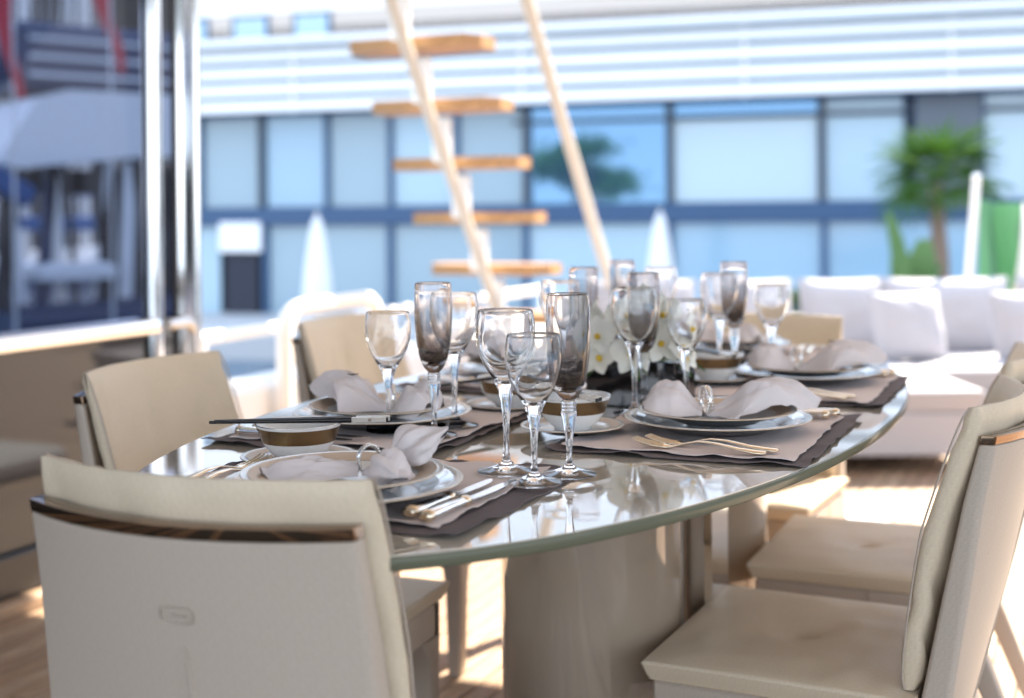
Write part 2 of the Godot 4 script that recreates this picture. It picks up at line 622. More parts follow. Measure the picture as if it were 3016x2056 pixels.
func build_ship() -> void:
	var deck := Node3D.new()
	deck.name = "deck"
	deck.transform = ship(0, 0)
	add_child(deck)
	tag(deck, "", "", "", "structure")
	var g := Geo.new()
	g.box(Vector3(0, -0.052, -2.2), Vector3(6.9, 0.08, 13.4), 0.01)
	put(g, "deck_base", M["caulk"], deck)
	var pitch := 0.062
	var plank := []
	for k in 3:
		g = Geo.new()
		g.box(Vector3.ZERO, Vector3(0.056, 0.012, [3.2, 4.3, 5.3][k]), 0.0015)
		plank.append(g.mesh())
	var q := -3.30
	var row := 0
	while q < 3.30:
		var p := -1.2 - 0.9 * (row * 7 % 5)
		while p < 8.8:
			var k := rng.randi_range(0, 2)
			var ln: float = [3.2, 4.3, 5.3][k]
			if p + ln > 2.0 and p < 8.4:
				share(plank[k], "plank", M["teak %d" % rng.randi_range(0, 3)], deck, Transform3D(Basis.IDENTITY, Vector3(q, -0.006, -(p + ln / 2))))
			p += ln + 0.005
		q += pitch
		row += 1

	# the roof over the table, its aft edge a little beyond the frame
	g = Geo.new()
	var outline := PackedVector2Array()
	for e in [[-3.7, 3.0], [3.7, 3.0], [3.7, -5.75], [-2.35, -5.75], [-2.35, -4.2], [-3.7, -4.2]]:
		outline.append(Vector2(e[0], e[1]))
	g.prism(outline, 2.85, 3.0)
	var roof := put(g, "deck_ceiling", M["cream paint"])
	roof.transform = ship(0, 0)
	tag(roof, "", "", "", "structure")
	# the smoked glass wall on the left: runs along the ship's axis and ends beside the aft opening
	var wall := thing("glass_wall", "dark mirror-like glass wall with chrome rail on the left", "glass wall", Transform3D(Basis(Vector3.UP, deg_to_rad(-AX)), Vector3(-1.43, 0, -3.78)))
	for e in [[0.13, 2.5], [0.845, 2.5]]:  # lower and upper band of glass, above and below the rail
		pass
	for x in [[-4.4, -2.62], [-2.58, -0.95], [-0.91, 0.545], [0.63, 0.69]]:
		for y in [[0.16, 0.745], [0.785, 2.46]]:
			g = Geo.new()
			g.box(Vector3(-0.012, (y[0] + y[1]) / 2, -(x[0] + x[1]) / 2), Vector3(0.016, y[1] - y[0], x[1] - x[0]), 0.002)
			put(g, "pane", M["smoked door glass"] if float(y[0]) > 0.5 else M["smoked lower glass"], wall)
	for x in [-2.6, -0.93]:
		g = Geo.new()
		g.box(Vector3(-0.012, 1.3, -x), Vector3(0.012, 2.3, 0.02), 0.002)
		put(g, "gasket", M["black gasket"], wall)
	g = Geo.new()
	g.box(Vector3(-0.04, 1.25, 1.78), Vector3(0.02, 2.5, 5.28), 0.004)
	put(g, "backing", M["black gasket"], wall)
	g = Geo.new()
	g.box(Vector3(0.0, 0.10, 1.65), Vector3(0.05, 0.12, 5.0), 0.006)
	put(g, "base_strip", M["black gasket"], wall)
	g = Geo.new()
	g.box(Vector3(0.02, 0.02, 1.65), Vector3(0.10, 0.04, 5.0), 0.006)
	put(g, "sill", M["teak 1"], wall)
	g = Geo.new()
	g.tube([Vector3(0.035, 0.765, 4.0), Vector3(0.035, 0.765, -0.55)], [0.026], 16)
	put(g, "rail", M["chrome"], wall)
	for x in [-3.0, -1.6, -0.2]:
		g = Geo.new()
		g.tube([Vector3(-0.01, 0.765, -x), Vector3(0.035, 0.765, -x)], [0.012], 10)
		put(g, "rail_bracket", M["chrome"], wall)
	g = Geo.new()
	g.tube([Vector3(0.0, 0.0, -0.588), Vector3(0.0, 2.5, -0.588)], [0.031], 18)
	put(g, "post", M["chrome"], wall)
	g = Geo.new()
	g.box(Vector3(-0.02, 1.25, -0.71), Vector3(0.04, 2.5, 0.02), 0.004)
	put(g, "gasket", M["black gasket"], wall)
	g = Geo.new()
	g.box(Vector3(-0.02, 1.25, -0.765), Vector3(0.05, 2.5, 0.085), 0.018)
	put(g, "post", M["chrome"], wall)
	g = Geo.new()
	g.tube([Vector3(-0.005, 0.0, -0.825), Vector3(-0.005, 2.5, -0.825)], [0.014], 12)
	put(g, "door_edge", M["chrome"], wall)
	g = Geo.new()
	g.tube([Vector3(0.03, 0.765, -0.62), Vector3(0.03, 0.765, -0.72), Vector3(0.03, 0.755, -0.745), Vector3(0.03, 0.72, -0.755), Vector3(0.03, 0.30, -0.755)], [0.018], 12)
	put(g, "door_handle", M["brushed steel"], wall)

	# side of the deck beyond the glass wall: bulwark, rail, gate
	var side := Transform3D(Basis(Vector3.UP, deg_to_rad(-AX)), Vector3(-1.10, 0, -5.05))
	g = Geo.new()
	g.box(Vector3(-0.12, 0.19, -1.7), Vector3(0.22, 0.52, 4.4), 0.03)
	var bw := put(g, "bulwark", M["gel coat"])
	bw.transform = side
	tag(bw, "low white bulwark along the left edge of the deck", "bulwark")
	var rail := thing("side_rail", "slim white handrail above the low bulwark on the left", "rail", side)
	g = Geo.new()
	g.tube([Vector3(-0.06, 0.655, 0.12), Vector3(-0.06, 0.655, -3.4)], [0.026], 12)
	put(g, "handrail", M["gel coat"], rail)
	for z in [0.1, -1.5, -3.3]:
		g = Geo.new()
		g.tube([Vector3(-0.06, 0.44, z), Vector3(-0.06, 0.64, z)], [0.022], 10)
		put(g, "stanchion", M["gel coat"], rail)
	var gate := thing("gate_hoops", "pair of nested chrome hoop rails beside the left bulwark", "hoop rail", side)
	for e in [[-0.30, -1.05, 0.745, 0.034], [-0.44, -0.92, 0.665, 0.032]]:
		var pts := []
		var r := 0.11
		pts.append(Vector3(0.05, 0.0, e[0]))
		for k in 9:
			var a := PI / 2 * k / 8
			pts.append(Vector3(0.05, float(e[2]) - r + r * sin(a), float(e[0]) - r + r * cos(a)))
		for k in 9:
			var a := PI / 2 * k / 8
			pts.append(Vector3(0.05, float(e[2]) - r + r * cos(a), float(e[1]) + r - r * sin(a)))
		pts.append(Vector3(0.05, 0.0, e[1]))
		g = Geo.new()
		g.tube(pts, [e[3]], 14)
		put(g, "hoop", M["cream paint"] if e[3] > 0.033 else M["chrome"], gate)

	# low white block built in place of a bright patch on the sunlit deck
	g = Geo.new()
	g.box(Vector3(0, 0.05, 0), Vector3(0.85, 0.10, 0.5), 0.03)
	var step := put(g, "white_slab", M["gel coat"])
	step.transform = ship(4.3, -1.05, 0.0)
	tag(step, "low white step on the sunlit deck beyond the table pedestal", "step")


func build_stairs() -> void:
	var st := thing("staircase", "open staircase of oak treads rising to the upper deck", "staircase")
	var low := Vector3(-0.11, 0.82, -7.2)
	var stride := Vector3(-0.0865, 0.2838, 0.20)
	var ba := Basis(Vector3.UP, deg_to_rad(-AX))
	for k in range(-2, 7):
		var g := Geo.new()
		var p := low + stride * k
		var poly := PackedVector2Array()
		for e in [[-0.36, -0.13], [0.36, -0.13], [0.36, 0.03], [0.31, 0.13], [-0.31, 0.13], [-0.36, 0.03]]:
			poly.append(Vector2(e[0], e[1]))
		g.prism(poly, -0.030, 0.030)
		var o := put(g, "tread", M["oak tread"], st)
		o.transform = Transform3D(ba, p)
		g = Geo.new()
		g.box(Vector3(0.02, -0.172, 0.0), Vector3(0.10, 0.225, 0.04), 0.01)
		var s := put(g, "upright", M["gel coat"], st)
		s.transform = Transform3D(ba, p)
	for e in [[Vector3(-0.524, 2.028, -6.0), Vector3(-0.08, 0.592, -7.0)], [Vector3(0.102, 2.022, -6.0), Vector3(0.54, 0.70, -7.02)]]:
		var a: Vector3 = e[0]
		var b: Vector3 = e[1]
		var g := Geo.new()
		var pts := []
		for k in 9:
			pts.append(b.lerp(a, k / 6.4))
		g.tube(pts, [0.030], 14)
		put(g, "handrail", M["wrapped pole"], st)
		g = Geo.new()
		g.tube([Vector3(b.x, 0.0, b.z), b + Vector3(0, 0.03, 0)], [0.022], 12)
		put(g, "newel", M["chrome"], st)


func build_sofa() -> void:
	var so := thing("sofa", "long white upholstered sofa at the aft end of the deck", "sofa")
	var g := Geo.new()
	g.box(Vector3(1.42, 0.165, -6.2), Vector3(1.15, 0.19, 1.30), 0.012)
	put(g, "base", M["white upholstery"], so)
	g = Geo.new()
	g.box(Vector3(2.7, 0.165, -6.6), Vector3(1.6, 0.19, 0.7), 0.012)
	put(g, "base", M["white upholstery"], so)
	g = Geo.new()
	g.box(Vector3(1.9, 0.03, -6.5), Vector3(2.6, 0.06, 0.7), 0.004)
	put(g, "plinth", M["black gasket"], so)
	for e in [[1.47, -6.22, 0.53, 0.69], [2.72, -6.6, 0.78, 0.37], [0.62, -6.6, 0.36, 0.37]]:
		g = Geo.new()
		g.xf.origin = Vector3(e[0], 0, e[1])
		cushion(g, e[2], e[3], 0.262, 0.11, 0.02, 0.0, int(e[0] * 10), 0.004)
		put(g, "seat_cushion", M["white upholstery"], so)
	g = Geo.new()
	g.box(Vector3(1.9, 0.30, -7.22), Vector3(3.4, 0.5, 0.14), 0.03)
	put(g, "back_frame", M["white upholstery"], so)
	var i := 0
	for e in [[0.70, 0.58], [1.26, 0.50], [1.77, 0.46], [2.33, 0.70], [3.05, 0.66]]:
		g = Geo.new()
		pillow(g, e[1], 0.44, 0.20, i)
		var o := put(g, "back_cushion", M["white upholstery"], so)
		o.transform = Transform3D(Basis(Vector3.RIGHT, -0.16), Vector3(e[0], 0.545, -7.0))
		i += 1
	for e in [[2.0, "square white scatter cushion near the middle of the sofa"], [2.60, "square white scatter cushion at the right end of the sofa"]]:
		g = Geo.new()
		pillow(g, 0.40, 0.36, 0.17, 20 + i)
		var o := put(g, "scatter_cushion", M["white upholstery"])
		o.transform = Transform3D(Basis(Vector3.UP, 0.25) * Basis(Vector3.RIGHT, -0.28), Vector3(e[0], 0.535, -6.58))
		tag(o, e[1], "cushion", "scatter cushions on the sofa")
		i += 1
	# stern flagstaff with the ensign hanging
	var fl := thing("flagstaff", "white flagstaff leaning behind the sofa", "flagpole")
	g = Geo.new()
	g.tube([Vector3(2.58, 0.45, -7.42), Vector3(2.655, 1.30, -7.42)], [0.026, 0.024], 12)
	put(g, "pole", M["gel coat"], fl)
	g = Geo.new()
	g.lathe([Vector2(0, 0.0), Vector2(0.026, 0.005), Vector2(0.03, 0.02), Vector2(0.02, 0.035), Vector2(0, 0.04)], 14)
	put(g, "finial", M["chrome"], fl).position = Vector3(2.655, 1.29, -7.42)
	var ens := thing("ensign", "green, white and red flag hanging from the white flagstaff", "flag")
	var bands := ["flag green", "flag white", "flag red"]
	for b in 3:
		g = Geo.new()
		var rows := []
		for k in 13:
			var row := PackedVector3Array()
			for j in 13:
				var s := (b + j / 12.0) / 3.0
				var y := k / 12.0
				row.append(Vector3(2.655 + s * 0.62 + 0.02 * y, 0.66 + y * 0.54 - 0.16 * s + 0.02 * sin(s * 9.0 + y * 4.0), -7.42 + 0.085 * sin(s * 17.0 + y * 2.5) * minf(1.0, s * 4.0)))
			rows.append(row)
		g.surf(rows)
		put(g, ["green_band", "white_band", "red_band"][b], M[bands[b]], ens)


func build_table() -> void:
	var tb := thing("dining_table", "oval dining table with cream back-painted glass top", "table", spot(0, 0))
	var A := 1.2
	var B := 0.53
	var jr := 0.58
	var jc := -0.153
	# joint circle meets the ellipse; walk both outlines in (w, -t)
	var near := PackedVector2Array()
	var far := PackedVector2Array()
	var n := 240
	var hit := 0.0
	for i in n:
		var th := PI * i / n
		if Vector2(B * sin(th), -A * cos(th) - jc).length() <= jr:
			hit = th
			break
	var gap := 0.0018
	for k in 121:
		var th := lerpf(-hit, hit, k / 120.0)
		near.append(Vector2(B * sin(th), A * cos(th)))
	var pe := Vector2(B * sin(hit), -A * cos(hit))
	var a0 := atan2(pe.x, -(pe.y - jc))
	for k in range(1, 60):
		var a := lerpf(a0, -a0, k / 60.0)
		near.append(Vector2((jr + gap) * sin(a), (jr + gap) * cos(a) - jc))
	for k in 181:
		var th := lerpf(hit, TAU - hit, k / 180.0)
		far.append(Vector2(B * sin(th), A * cos(th)))
	for k in range(1, 60):
		var a := lerpf(-a0, a0, k / 60.0)
		far.append(Vector2((jr - gap) * sin(a), (jr - gap) * cos(a) - jc))
	for e in [[near, "near_leaf", 0.0], [far, "far_leaf", 0.0012]]:
		var g := Geo.new()
		g.prism(e[0], TOP - 0.0125, TOP - float(e[2]), false)
		var leaf := put(g, e[1], M["table glass"], tb)
		leaf.set_meta("label", "mirror-glossy cream glass leaf of the tabletop")
	# the polished green glass edge that runs round the top
	var rows := []
	for e in [[-0.0185, 0.9965], [-0.0165, 1.0025], [-0.0135, 1.0025]]:
		pass
	var g2 := Geo.new()
	for y in [[-0.0008, 1.0, 0.0006], [-0.003, 1.0, 0.003], [-0.0135, 1.0, 0.003], [-0.016, 1.0, 0.0004]]:
		var row := PackedVector3Array()
		for k in 200:
			var th := TAU * k / 200
			var p := Vector2(B * sin(th), A * cos(th))
			var nn := Vector2(p.x / (B * B), p.y / (A * A)).normalized()
			p += nn * float(y[2])
			row.append(Vector3(p.x, TOP - 0.0006 + float(y[0]), p.y))
		rows.push_front(row)
	rows.reverse()
	# from top to bottom the ring must turn from z to x
	g2.surf(rows, true)
	put(g2, "glass_edge", M["glass edge"], tb)
	g2 = Geo.new()
	var under := PackedVector2Array()
	for k in 80:
		var th := TAU * k / 80
		under.append(Vector2((B - 0.14) * sin(th), (A - 0.14) * cos(th)))
	g2.prism(under, TOP - 0.05, TOP - 0.018, true)
	put(g2, "underframe", M["cream lacquer"], tb)
	for e in [[-0.06, 0.0, "near"], [0.62, 0.0, "far"]]:
		g2 = Geo.new()
		var ped := PackedVector2Array()
		for k in 64:
			var th := TAU * k / 64
			ped.append(Vector2(0.162 * cos(th) + float(e[1]), 0.20 * sin(th) - float(e[0])))
		g2.prism(ped, 0.0, TOP - 0.051, true)
		put(g2, "pedestal", M["cream lacquer"], tb)
	g2 = Geo.new()
	g2.box(Vector3(0.165, 0.36, -0.12), Vector3(0.05, 0.70, 0.14), 0.012)
	put(g2, "steel_column", M["chrome"], tb)


func make_chair() -> Node3D:
	var ch := Node3D.new()
	ch.name = "dining_chair"
	# front is -z; seat 0.42 deep
	var g := Geo.new()
	for e in [[Vector3(0, 0.332, -0.195), Vector3(0.44, 0.07, 0.03)], [Vector3(0, 0.332, 0.20), Vector3(0.44, 0.07, 0.03)], [Vector3(-0.213, 0.332, 0.0), Vector3(0.032, 0.07, 0.42)], [Vector3(0.213, 0.332, 0.0), Vector3(0.032, 0.07, 0.42)]]:
		g.box(e[0], e[1], 0.005)
	g.box(Vector3(0, 0.352, 0), Vector3(0.40, 0.014, 0.37), 0.002)
	put(g, "seat_frame", M["saddle leather"], ch)
	for s in [-1.0, 1.0]:
		g = Geo.new()
		g.box(Vector3(s * 0.2305, 0.332, 0.02), Vector3(0.0012, 0.068, 0.0016), 0.0003)
		put(g, "side_seam", M["seam thread"], ch)
	for sx in [-1.0, 1.0]:
		for sz in [-1.0, 1.0]:
			g = Geo.new()
			var foot := Vector3(sx * 0.207, 0.0, -0.188 if sz < 0 else 0.32)
			var top := Vector3(sx * 0.205, 0.30, -0.187 if sz < 0 else 0.205)
			var rows := []
			for k in 8:
				var f := k / 7.0
				var c := foot.lerp(top, f)
				var wx := lerpf(0.017, 0.0235, f)
				var wz := lerpf(0.018, 0.0245, f)
				var fl := 0.032 * pow(maxf(0.0, (f - 0.72) / 0.28), 2.2)  # the arch where leg meets apron
				var row := PackedVector3Array()
				for q in 20:
					var th := TAU * q / 20
					var x := wx * signf(cos(th)) * pow(absf(cos(th)), 0.35)
					var z := wz * signf(sin(th)) * pow(absf(sin(th)), 0.35)
					if x * sx < 0.0:
						x *= 1.0 + fl / wx
					if z * sz < 0.0:
						z *= 1.0 + fl / wz
					row.append(c + Vector3(x, 0, z))
				rows.append(row)
			g.surf(rows, true)
			g.face(Array(rows[0]), Vector3.DOWN)
			put(g, "leg", M["saddle leather"], ch)
	g = Geo.new()
	cushion(g, 0.236, 0.212, 0.368, 0.042, 0.010, 0.026, 1)
	put(g, "seat_cushion", M["cream leather"], ch).position = Vector3(0, 0, -0.01)
	# back shell, open at the top behind the loose back cushion
	g = Geo.new()
	var sag := 0.052
	var rw := []
	for e in [[0.295, 0.226, 0.222, 0.040], [0.305, 0.228, 0.224, 0.046], [0.40, 0.254, 0.220, 0.044], [0.55, 0.297, 0.214, 0.038], [0.70, 0.335, 0.208, 0.029], [0.783, 0.354, 0.204, 0.025], [0.786, 0.355, 0.2035, 0.022]]:
		rw.append([e[0], e[1], e[2], e[3], sag * clampf((float(e[0]) - 0.2) / 0.45, 0.0, 1.0)])
	rings(g, rw, 0.009)
	var shell := put(g, "back_shell", M["saddle leather"], ch)
	g = Geo.new()
	rw = []
	for e in [[0.7865, 0.3555, 0.2025, 0.020], [0.7875, 0.356, 0.203, 0.0225], [0.7995, 0.3585, 0.203, 0.0225], [0.8005, 0.359, 0.2025, 0.020]]:
		rw.append([e[0], e[1], e[2], e[3], sag])
	rings(g, rw, 0.003)
	put(g, "mirror_trim", M["brown mirror trim"], ch)
	g = Geo.new()
	rw = []
	for k in 27:
		var f := k / 26.0
		var y := lerpf(0.405, 0.842, f)
		var puff := pow(1.0 - pow(absf(2.0 * f - 1.0), 6.0), 0.5)
		var hw := 0.2105 + 0.002 * wobble.get_noise_2d(f * 90, 3) - 0.003 * pow(absf(2.0 * f - 1.0), 6.0)
		rw.append([y, 0.213 + 0.126 * f - 0.008 * sin(PI * f), hw, 0.012 + 0.022 * puff, sag * clampf((y - 0.2) / 0.45, 0.0, 1.0)])
	rings(g, rw, 0.013, true, 0.0055)
	var bc := put(g, "back_cushion", M["cream leather"], ch)
	# stitched edge round the front of the back cushion
	for sx in [-1.0, 1.0]:
		g = Geo.new()
		var path := []
		for e in rw:
			path.append(Vector3(sx * (float(e[2]) - 0.0010), e[0], float(e[1]) - float(e[4]) - float(e[3]) * 0.36))
		g.tube(path, [0.0017], 7)
		put(g, "piping", M["saddle leather"], bc)
	# the seam and the pressed mark on the outside of the shell
	g = Geo.new()
	var pts := []
	for k in 12:
		var y := lerpf(0.672, 0.31, k / 11.0)
		var zc := 0.254 + (y - 0.40) * 0.272
		pts.append(Vector3(0.022, y, zc + lerpf(0.022, 0.0150, clampf((y - 0.40) / 0.30, 0.0, 1.0))))
	g.tube(pts, [0.0012, 0.0030], 8, true)
	put(g, "back_seam", M["saddle leather"], shell)
	g = Geo.new()
	var oval := []
	for k in 29:
		var a := TAU * k / 28
		oval.append(Vector3(0.016 + 0.019 * signf(cos(a)) * pow(absf(cos(a)), 0.6), 0.706 + 0.0085 * signf(sin(a)) * pow(absf(sin(a)), 0.6), 0.3525 + 0.272 * 0.0085 * sin(a)))
	g.tube(oval, [0.0011], 7, false)
	g.tube([Vector3(0.006, 0.7045, 0.3520), Vector3(0.014, 0.7075, 0.3530), Vector3(0.020, 0.704, 0.3520), Vector3(0.027, 0.7065, 0.3528)], [0.0010], 7)
	put(g, "pressed_mark", M["saddle leather"], shell)
	return ch


func build_chairs() -> void:
	var c0 := make_chair()
	add_child(c0, true)
	c0.transform = spot(-0.885, -0.04, 0.0, 2.0).scaled_local(Vector3(1.0, 1.015, 1.0))
	tag(c0, "cream leather dining chair seen from behind in the foreground", "chair", "leather dining chairs round the table")
	for e in [
		[-0.265, -0.532, -87.0, 1.0, "cream leather chair at the left edge of the table, back toward the glass wall"],
		[0.76, -0.75, -95.0, 1.0, "cream leather chair farther along the left side by the hoop rails"],
		[1.12, -0.02, 177.0, 0.98, "cream leather chair at the far end of the table facing the camera"],
		[-0.06, 0.40, 88.0, 0.985, "nearest cream leather chair on the right side of the table"],
		[0.60, 0.405, 90.0, 0.98, "second cream leather chair on the right side, behind the nearest one"],
	]:
		copy(c0, spot(e[0], e[1], 0.0, e[2]).scaled_local(Vector3(1.0, e[3], 1.0)), e[4])


func V(a: Array) -> Array:
	var o := []
	for k in range(0, a.size(), 2):
		o.append(Vector2(a[k], a[k + 1]))
	return o


func make_plate(r: float, h: float, called: String, band: Array, bandmat: String) -> Node3D:
	var o := Node3D.new()
	o.name = called
	var g := Geo.new()
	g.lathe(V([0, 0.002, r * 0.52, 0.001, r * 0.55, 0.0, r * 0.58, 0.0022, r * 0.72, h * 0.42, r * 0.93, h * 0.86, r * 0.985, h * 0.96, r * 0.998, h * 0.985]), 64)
	put(g, "underside", M["dark underside"], o)
	g = Geo.new()
	g.lathe(V([r * 0.998, h * 0.985, r, h, r * 0.995, h + 0.0012, r * 0.93, h * 0.86 + 0.003, r * 0.74, h * 0.42 + 0.0036, r * 0.66, 0.006, r * 0.6, 0.0045, 0, 0.004]), 64)
	put(g, "face", M["porcelain"], o)
	g = Geo.new()
	var a: float = band[0]
	var b: float = band[1]
	var ya := lerpf(h * 0.42 + 0.0036, h * 0.86 + 0.003, (a - 0.74) / 0.19)
	var yb := lerpf(h * 0.42 + 0.0036, h * 0.86 + 0.003, (b - 0.74) / 0.19)
	g.lathe(V([r * b, yb + 0.0001, r * b, yb + 0.0006, r * a, ya + 0.0006, r * a, ya + 0.0001]), 64)
	put(g, "rim_band", M[bandmat], o)
	g = Geo.new()
	var ring_pts := []
	for k in 65:
		ring_pts.append(Vector3(cos(TAU * k / 64) * r * 0.999, h + 0.0004, sin(TAU * k / 64) * r * 0.999))
	g.tube(ring_pts, [0.0006], 6, false)
	put(g, "edge_line", M["gold line"], o)
	return o


func make_bowl() -> Node3D:
	var o := Node3D.new()
	o.name = "soup_bowl"
	var g := Geo.new()
	g.lathe(V([0, 0.002, 0.026, 0.002, 0.027, 0.0, 0.029, 0.0, 0.030, 0.004, 0.041, 0.012, 0.050, 0.025, 0.056, 0.041, 0.0605, 0.0505, 0.0612, 0.0518, 0.0600, 0.0520, 0.0545, 0.041, 0.0483, 0.026, 0.039, 0.0145, 0.026, 0.008, 0, 0.0065]), 56)
	put(g, "body", M["porcelain"], o)
	g = Geo.new()
	g.lathe(V([0.0515, 0.0270, 0.0519, 0.0272, 0.0565, 0.0411, 0.0596, 0.0478, 0.0592, 0.0480]), 56)
	put(g, "bronze_band", M["bronze band"], o)
	g = Geo.new()
	var ring_pts := []
	for k in 57:
		ring_pts.append(Vector3(cos(TAU * k / 56) * 0.0607, 0.0521, sin(TAU * k / 56) * 0.0607))
	g.tube(ring_pts, [0.0008], 6, false)
	put(g, "edge_line", M["silver"], o)
	return o


func make_fork() -> Node3D:
	var o := Node3D.new()
	o.name = "fork"
	var g := Geo.new()
	g.tube([Vector3(0, 0.0045, 0.100), Vector3(0, 0.0045, 0.097), Vector3(0, 0.0048, 0.085), Vector3(0, 0.007, 0.06), Vector3(0, 0.0125, 0.025), Vector3(0, 0.0135, 0.0), Vector3(0, 0.009, -0.022), Vector3(0, 0.0042, -0.038), Vector3(0, 0.0032, -0.046), Vector3(0, 0.0034, -0.052)], [0.005, 0.0105, 0.0118, 0.0085, 0.0058, 0.0046, 0.0044, 0.0060, 0.0105, 0.0125], 10, true, 0.28)
	put(g, "handle", M["gilt"], o)
	for k in 4:
		g = Geo.new()
		var x := (k - 1.5) * 0.0068
		g.tube([Vector3(x, 0.0034, -0.050), Vector3(x * 1.02, 0.0042, -0.066), Vector3(x, 0.0075, -0.085), Vector3(x * 0.95, 0.0125, -0.100)], [0.0022, 0.0021, 0.0019, 0.0010], 7)
		put(g, "tine", M["gilt"], o)
	g = Geo.new()
	for k in 5:
		g.box(Vector3(0, 0.0066 - 0.0001 * k, 0.094 - 0.007 * k), Vector3(0.010 - 0.0012 * k, 0.0012, 0.0035), 0.0005)
	put(g, "handle_ornament", M["gilt"], o)
	return o


func make_knife() -> Node3D:
	var o := Node3D.new()
	o.name = "knife"
	var g := Geo.new()
	g.tube([Vector3(0, 0.0075, 0.105), Vector3(0, 0.0075, 0.10), Vector3(0, 0.0075, 0.06), Vector3(0, 0.0065, 0.022)], [0.0095, 0.0105, 0.0085, 0.0068], 12, true, 0.66)
	put(g, "handle", M["silver"], o)
	g = Geo.new()
	g.tube([Vector3(0, 0.0078, 0.1135), Vector3(0, 0.0078, 0.112), Vector3(0, 0.0076, 0.107), Vector3(0, 0.0075, 0.1035)], [0.005, 0.009, 0.0112, 0.0104], 12, true, 0.7)
	put(g, "pommel", M["gilt"], o)
	g = Geo.new()
	g.tube([Vector3(0, 0.0065, 0.023), Vector3(0, 0.0065, 0.020), Vector3(0, 0.0062, 0.013), Vector3(0, 0.006, 0.011)], [0.0072, 0.0086, 0.0086, 0.006], 12, true, 0.75)
	put(g, "collar", M["gilt"], o)
	g = Geo.new()
	var poly := PackedVector2Array()
	for e in [[-0.0055, 0.012], [0.0050, 0.012], [0.0080, -0.012], [0.0095, -0.045], [0.0085, -0.075], [0.004, -0.092], [-0.003, -0.100], [-0.0055, -0.085]]:
		poly.append(Vector2(e[0], e[1]))
	g.prism(poly, 0.0048, 0.0064)
	put(g, "blade", M["silver"], o)
	return o


# one end of a napkin drawn through a ring: an open arch of cloth that swells and trails to a point
func lobe(ln: float, wide: float, high: float, trail: float, sd: int, droop := 0.0) -> ArrayMesh:
	var g := Geo.new()
	var na := 30
	var nb := 36
	for s in [1.0]:
		var rows := []
		for i in na + 1:
			var a := float(i) / na
			var row := PackedVector3Array()
			for j in nb + 1:
				var b := -1.0 + 2.0 * j / nb
				var reach := ln * (1.0 - trail * pow(absf(b - 0.25 * sin(sd)), 1.5) * a)
				var swell := sin(PI * minf(1.0, 0.16 + 0.62 * a)) / sin(PI * 0.62) if a < 0.75 else 1.0 - 0.55 * pow((a - 0.75) / 0.25, 1.6)
				swell = minf(swell, 1.06)
				var w := lerpf(0.013, wide, smoothstep(0.0, 0.55, a)) * (1.0 - 0.30 * trail * a * a)
				var h := lerpf(0.020, high, smoothstep(0.0, 0.45, a)) * swell
				var fold := 0.0050 * sin(b * 8.0 + sd * 1.7 + a * 2.0) * (0.4 + a) + 0.005 * wobble.get_noise_3d(a * 80, b * 70, sd * 33.0) - 0.006 * pow(1.0 - absf(wobble.get_noise_3d(a * 55.0, b * 130.0, sd * 21.0)), 8.0) * smoothstep(0.0, 0.3, a)
				var bulge := pow(maxf(0.0, 1.0 - pow(absf(b), 2.4)), 0.75)
				var y := 0.001 + (h + fold) * bulge - droop * a * a + 0.003 * maxf(0.0, wobble.get_noise_2d(b * 120.0, sd * 20.0 + a * 60.0)) * a
				row.append(Vector3(w * b * (1.0 + 0.12 * sin(a * 6.0 + sd)), maxf(y, 0.0006), 0.004 + a * reach))
			rows.append(row)
		g.surf(rows)
		g.tube(Array(rows[na]), [0.0009], 6, false)
	return g.mesh()


# a closed puff of gathered cloth
func puff(ln: float, r: float, sd: int) -> ArrayMesh:
	var g := Geo.new()
	var rows := []
	for i in 25:
		var a := i / 24.0
		var row := PackedVector3Array()
		for j in 40:
			var th := TAU * j / 40
			var q := r * pow(sin(PI * minf(1.0, 0.06 + 0.88 * a)), 0.65) * (0.28 + 0.72 * smoothstep(0.0, 0.45, a))
			q *= 1.0 + 0.15 * sin(th * 3.0 + sd + a * 2.0) * (1.0 - 0.4 * a) + 0.30 * (1.0 - 0.55 * a) * absf(sin(th * 3.5 + sd * 2.0 + 1.5 * a)) - 0.18 + 0.20 * wobble.get_noise_3d(cos(th) * 55.0, sin(th) * 55.0, a * 60.0 + sd * 30.0) - 0.16 * pow(1.0 - absf(wobble.get_noise_3d(cos(th) * 70.0, sin(th) * 70.0, a * 45.0 + sd * 50.0)), 7.0)
			row.append(Vector3(q * 1.2 * cos(th), q * 0.85 * sin(th), a * ln * (1.0 + 0.14 * sin(th * 2.0 + sd) * a)))
		rows.append(row)
	g.surf(rows, true)
	g.face(Array(rows[24]), Vector3.BACK)
	return g.mesh()


func make_ring() -> ArrayMesh:
	var g := Geo.new()
	for k in 26:
		var th := TAU * k / 26
		var c := Vector3(0.0195 * cos(th), 0.0225 + 0.022 * sin(th), 0.0)
		var t := Vector3(-sin(th), cos(th), 0.0)
		for s in [-1.0, 1.0]:
			g.tube([c - t * 0.0022 + Vector3(0, 0, s * 0.003), c + Vector3(0, 0, s * 0.0034), c + t * 0.0022 + Vector3(0, 0, s * 0.003)], [0.0008, 0.0030, 0.0008], 7)
	var hoop := []
	for k in 33:
		var th := TAU * k / 32
		hoop.append(Vector3(0.0190 * cos(th), 0.0225 + 0.0215 * sin(th), 0.0))
	g.tube(hoop, [0.0030], 8, false)
	return g.mesh()


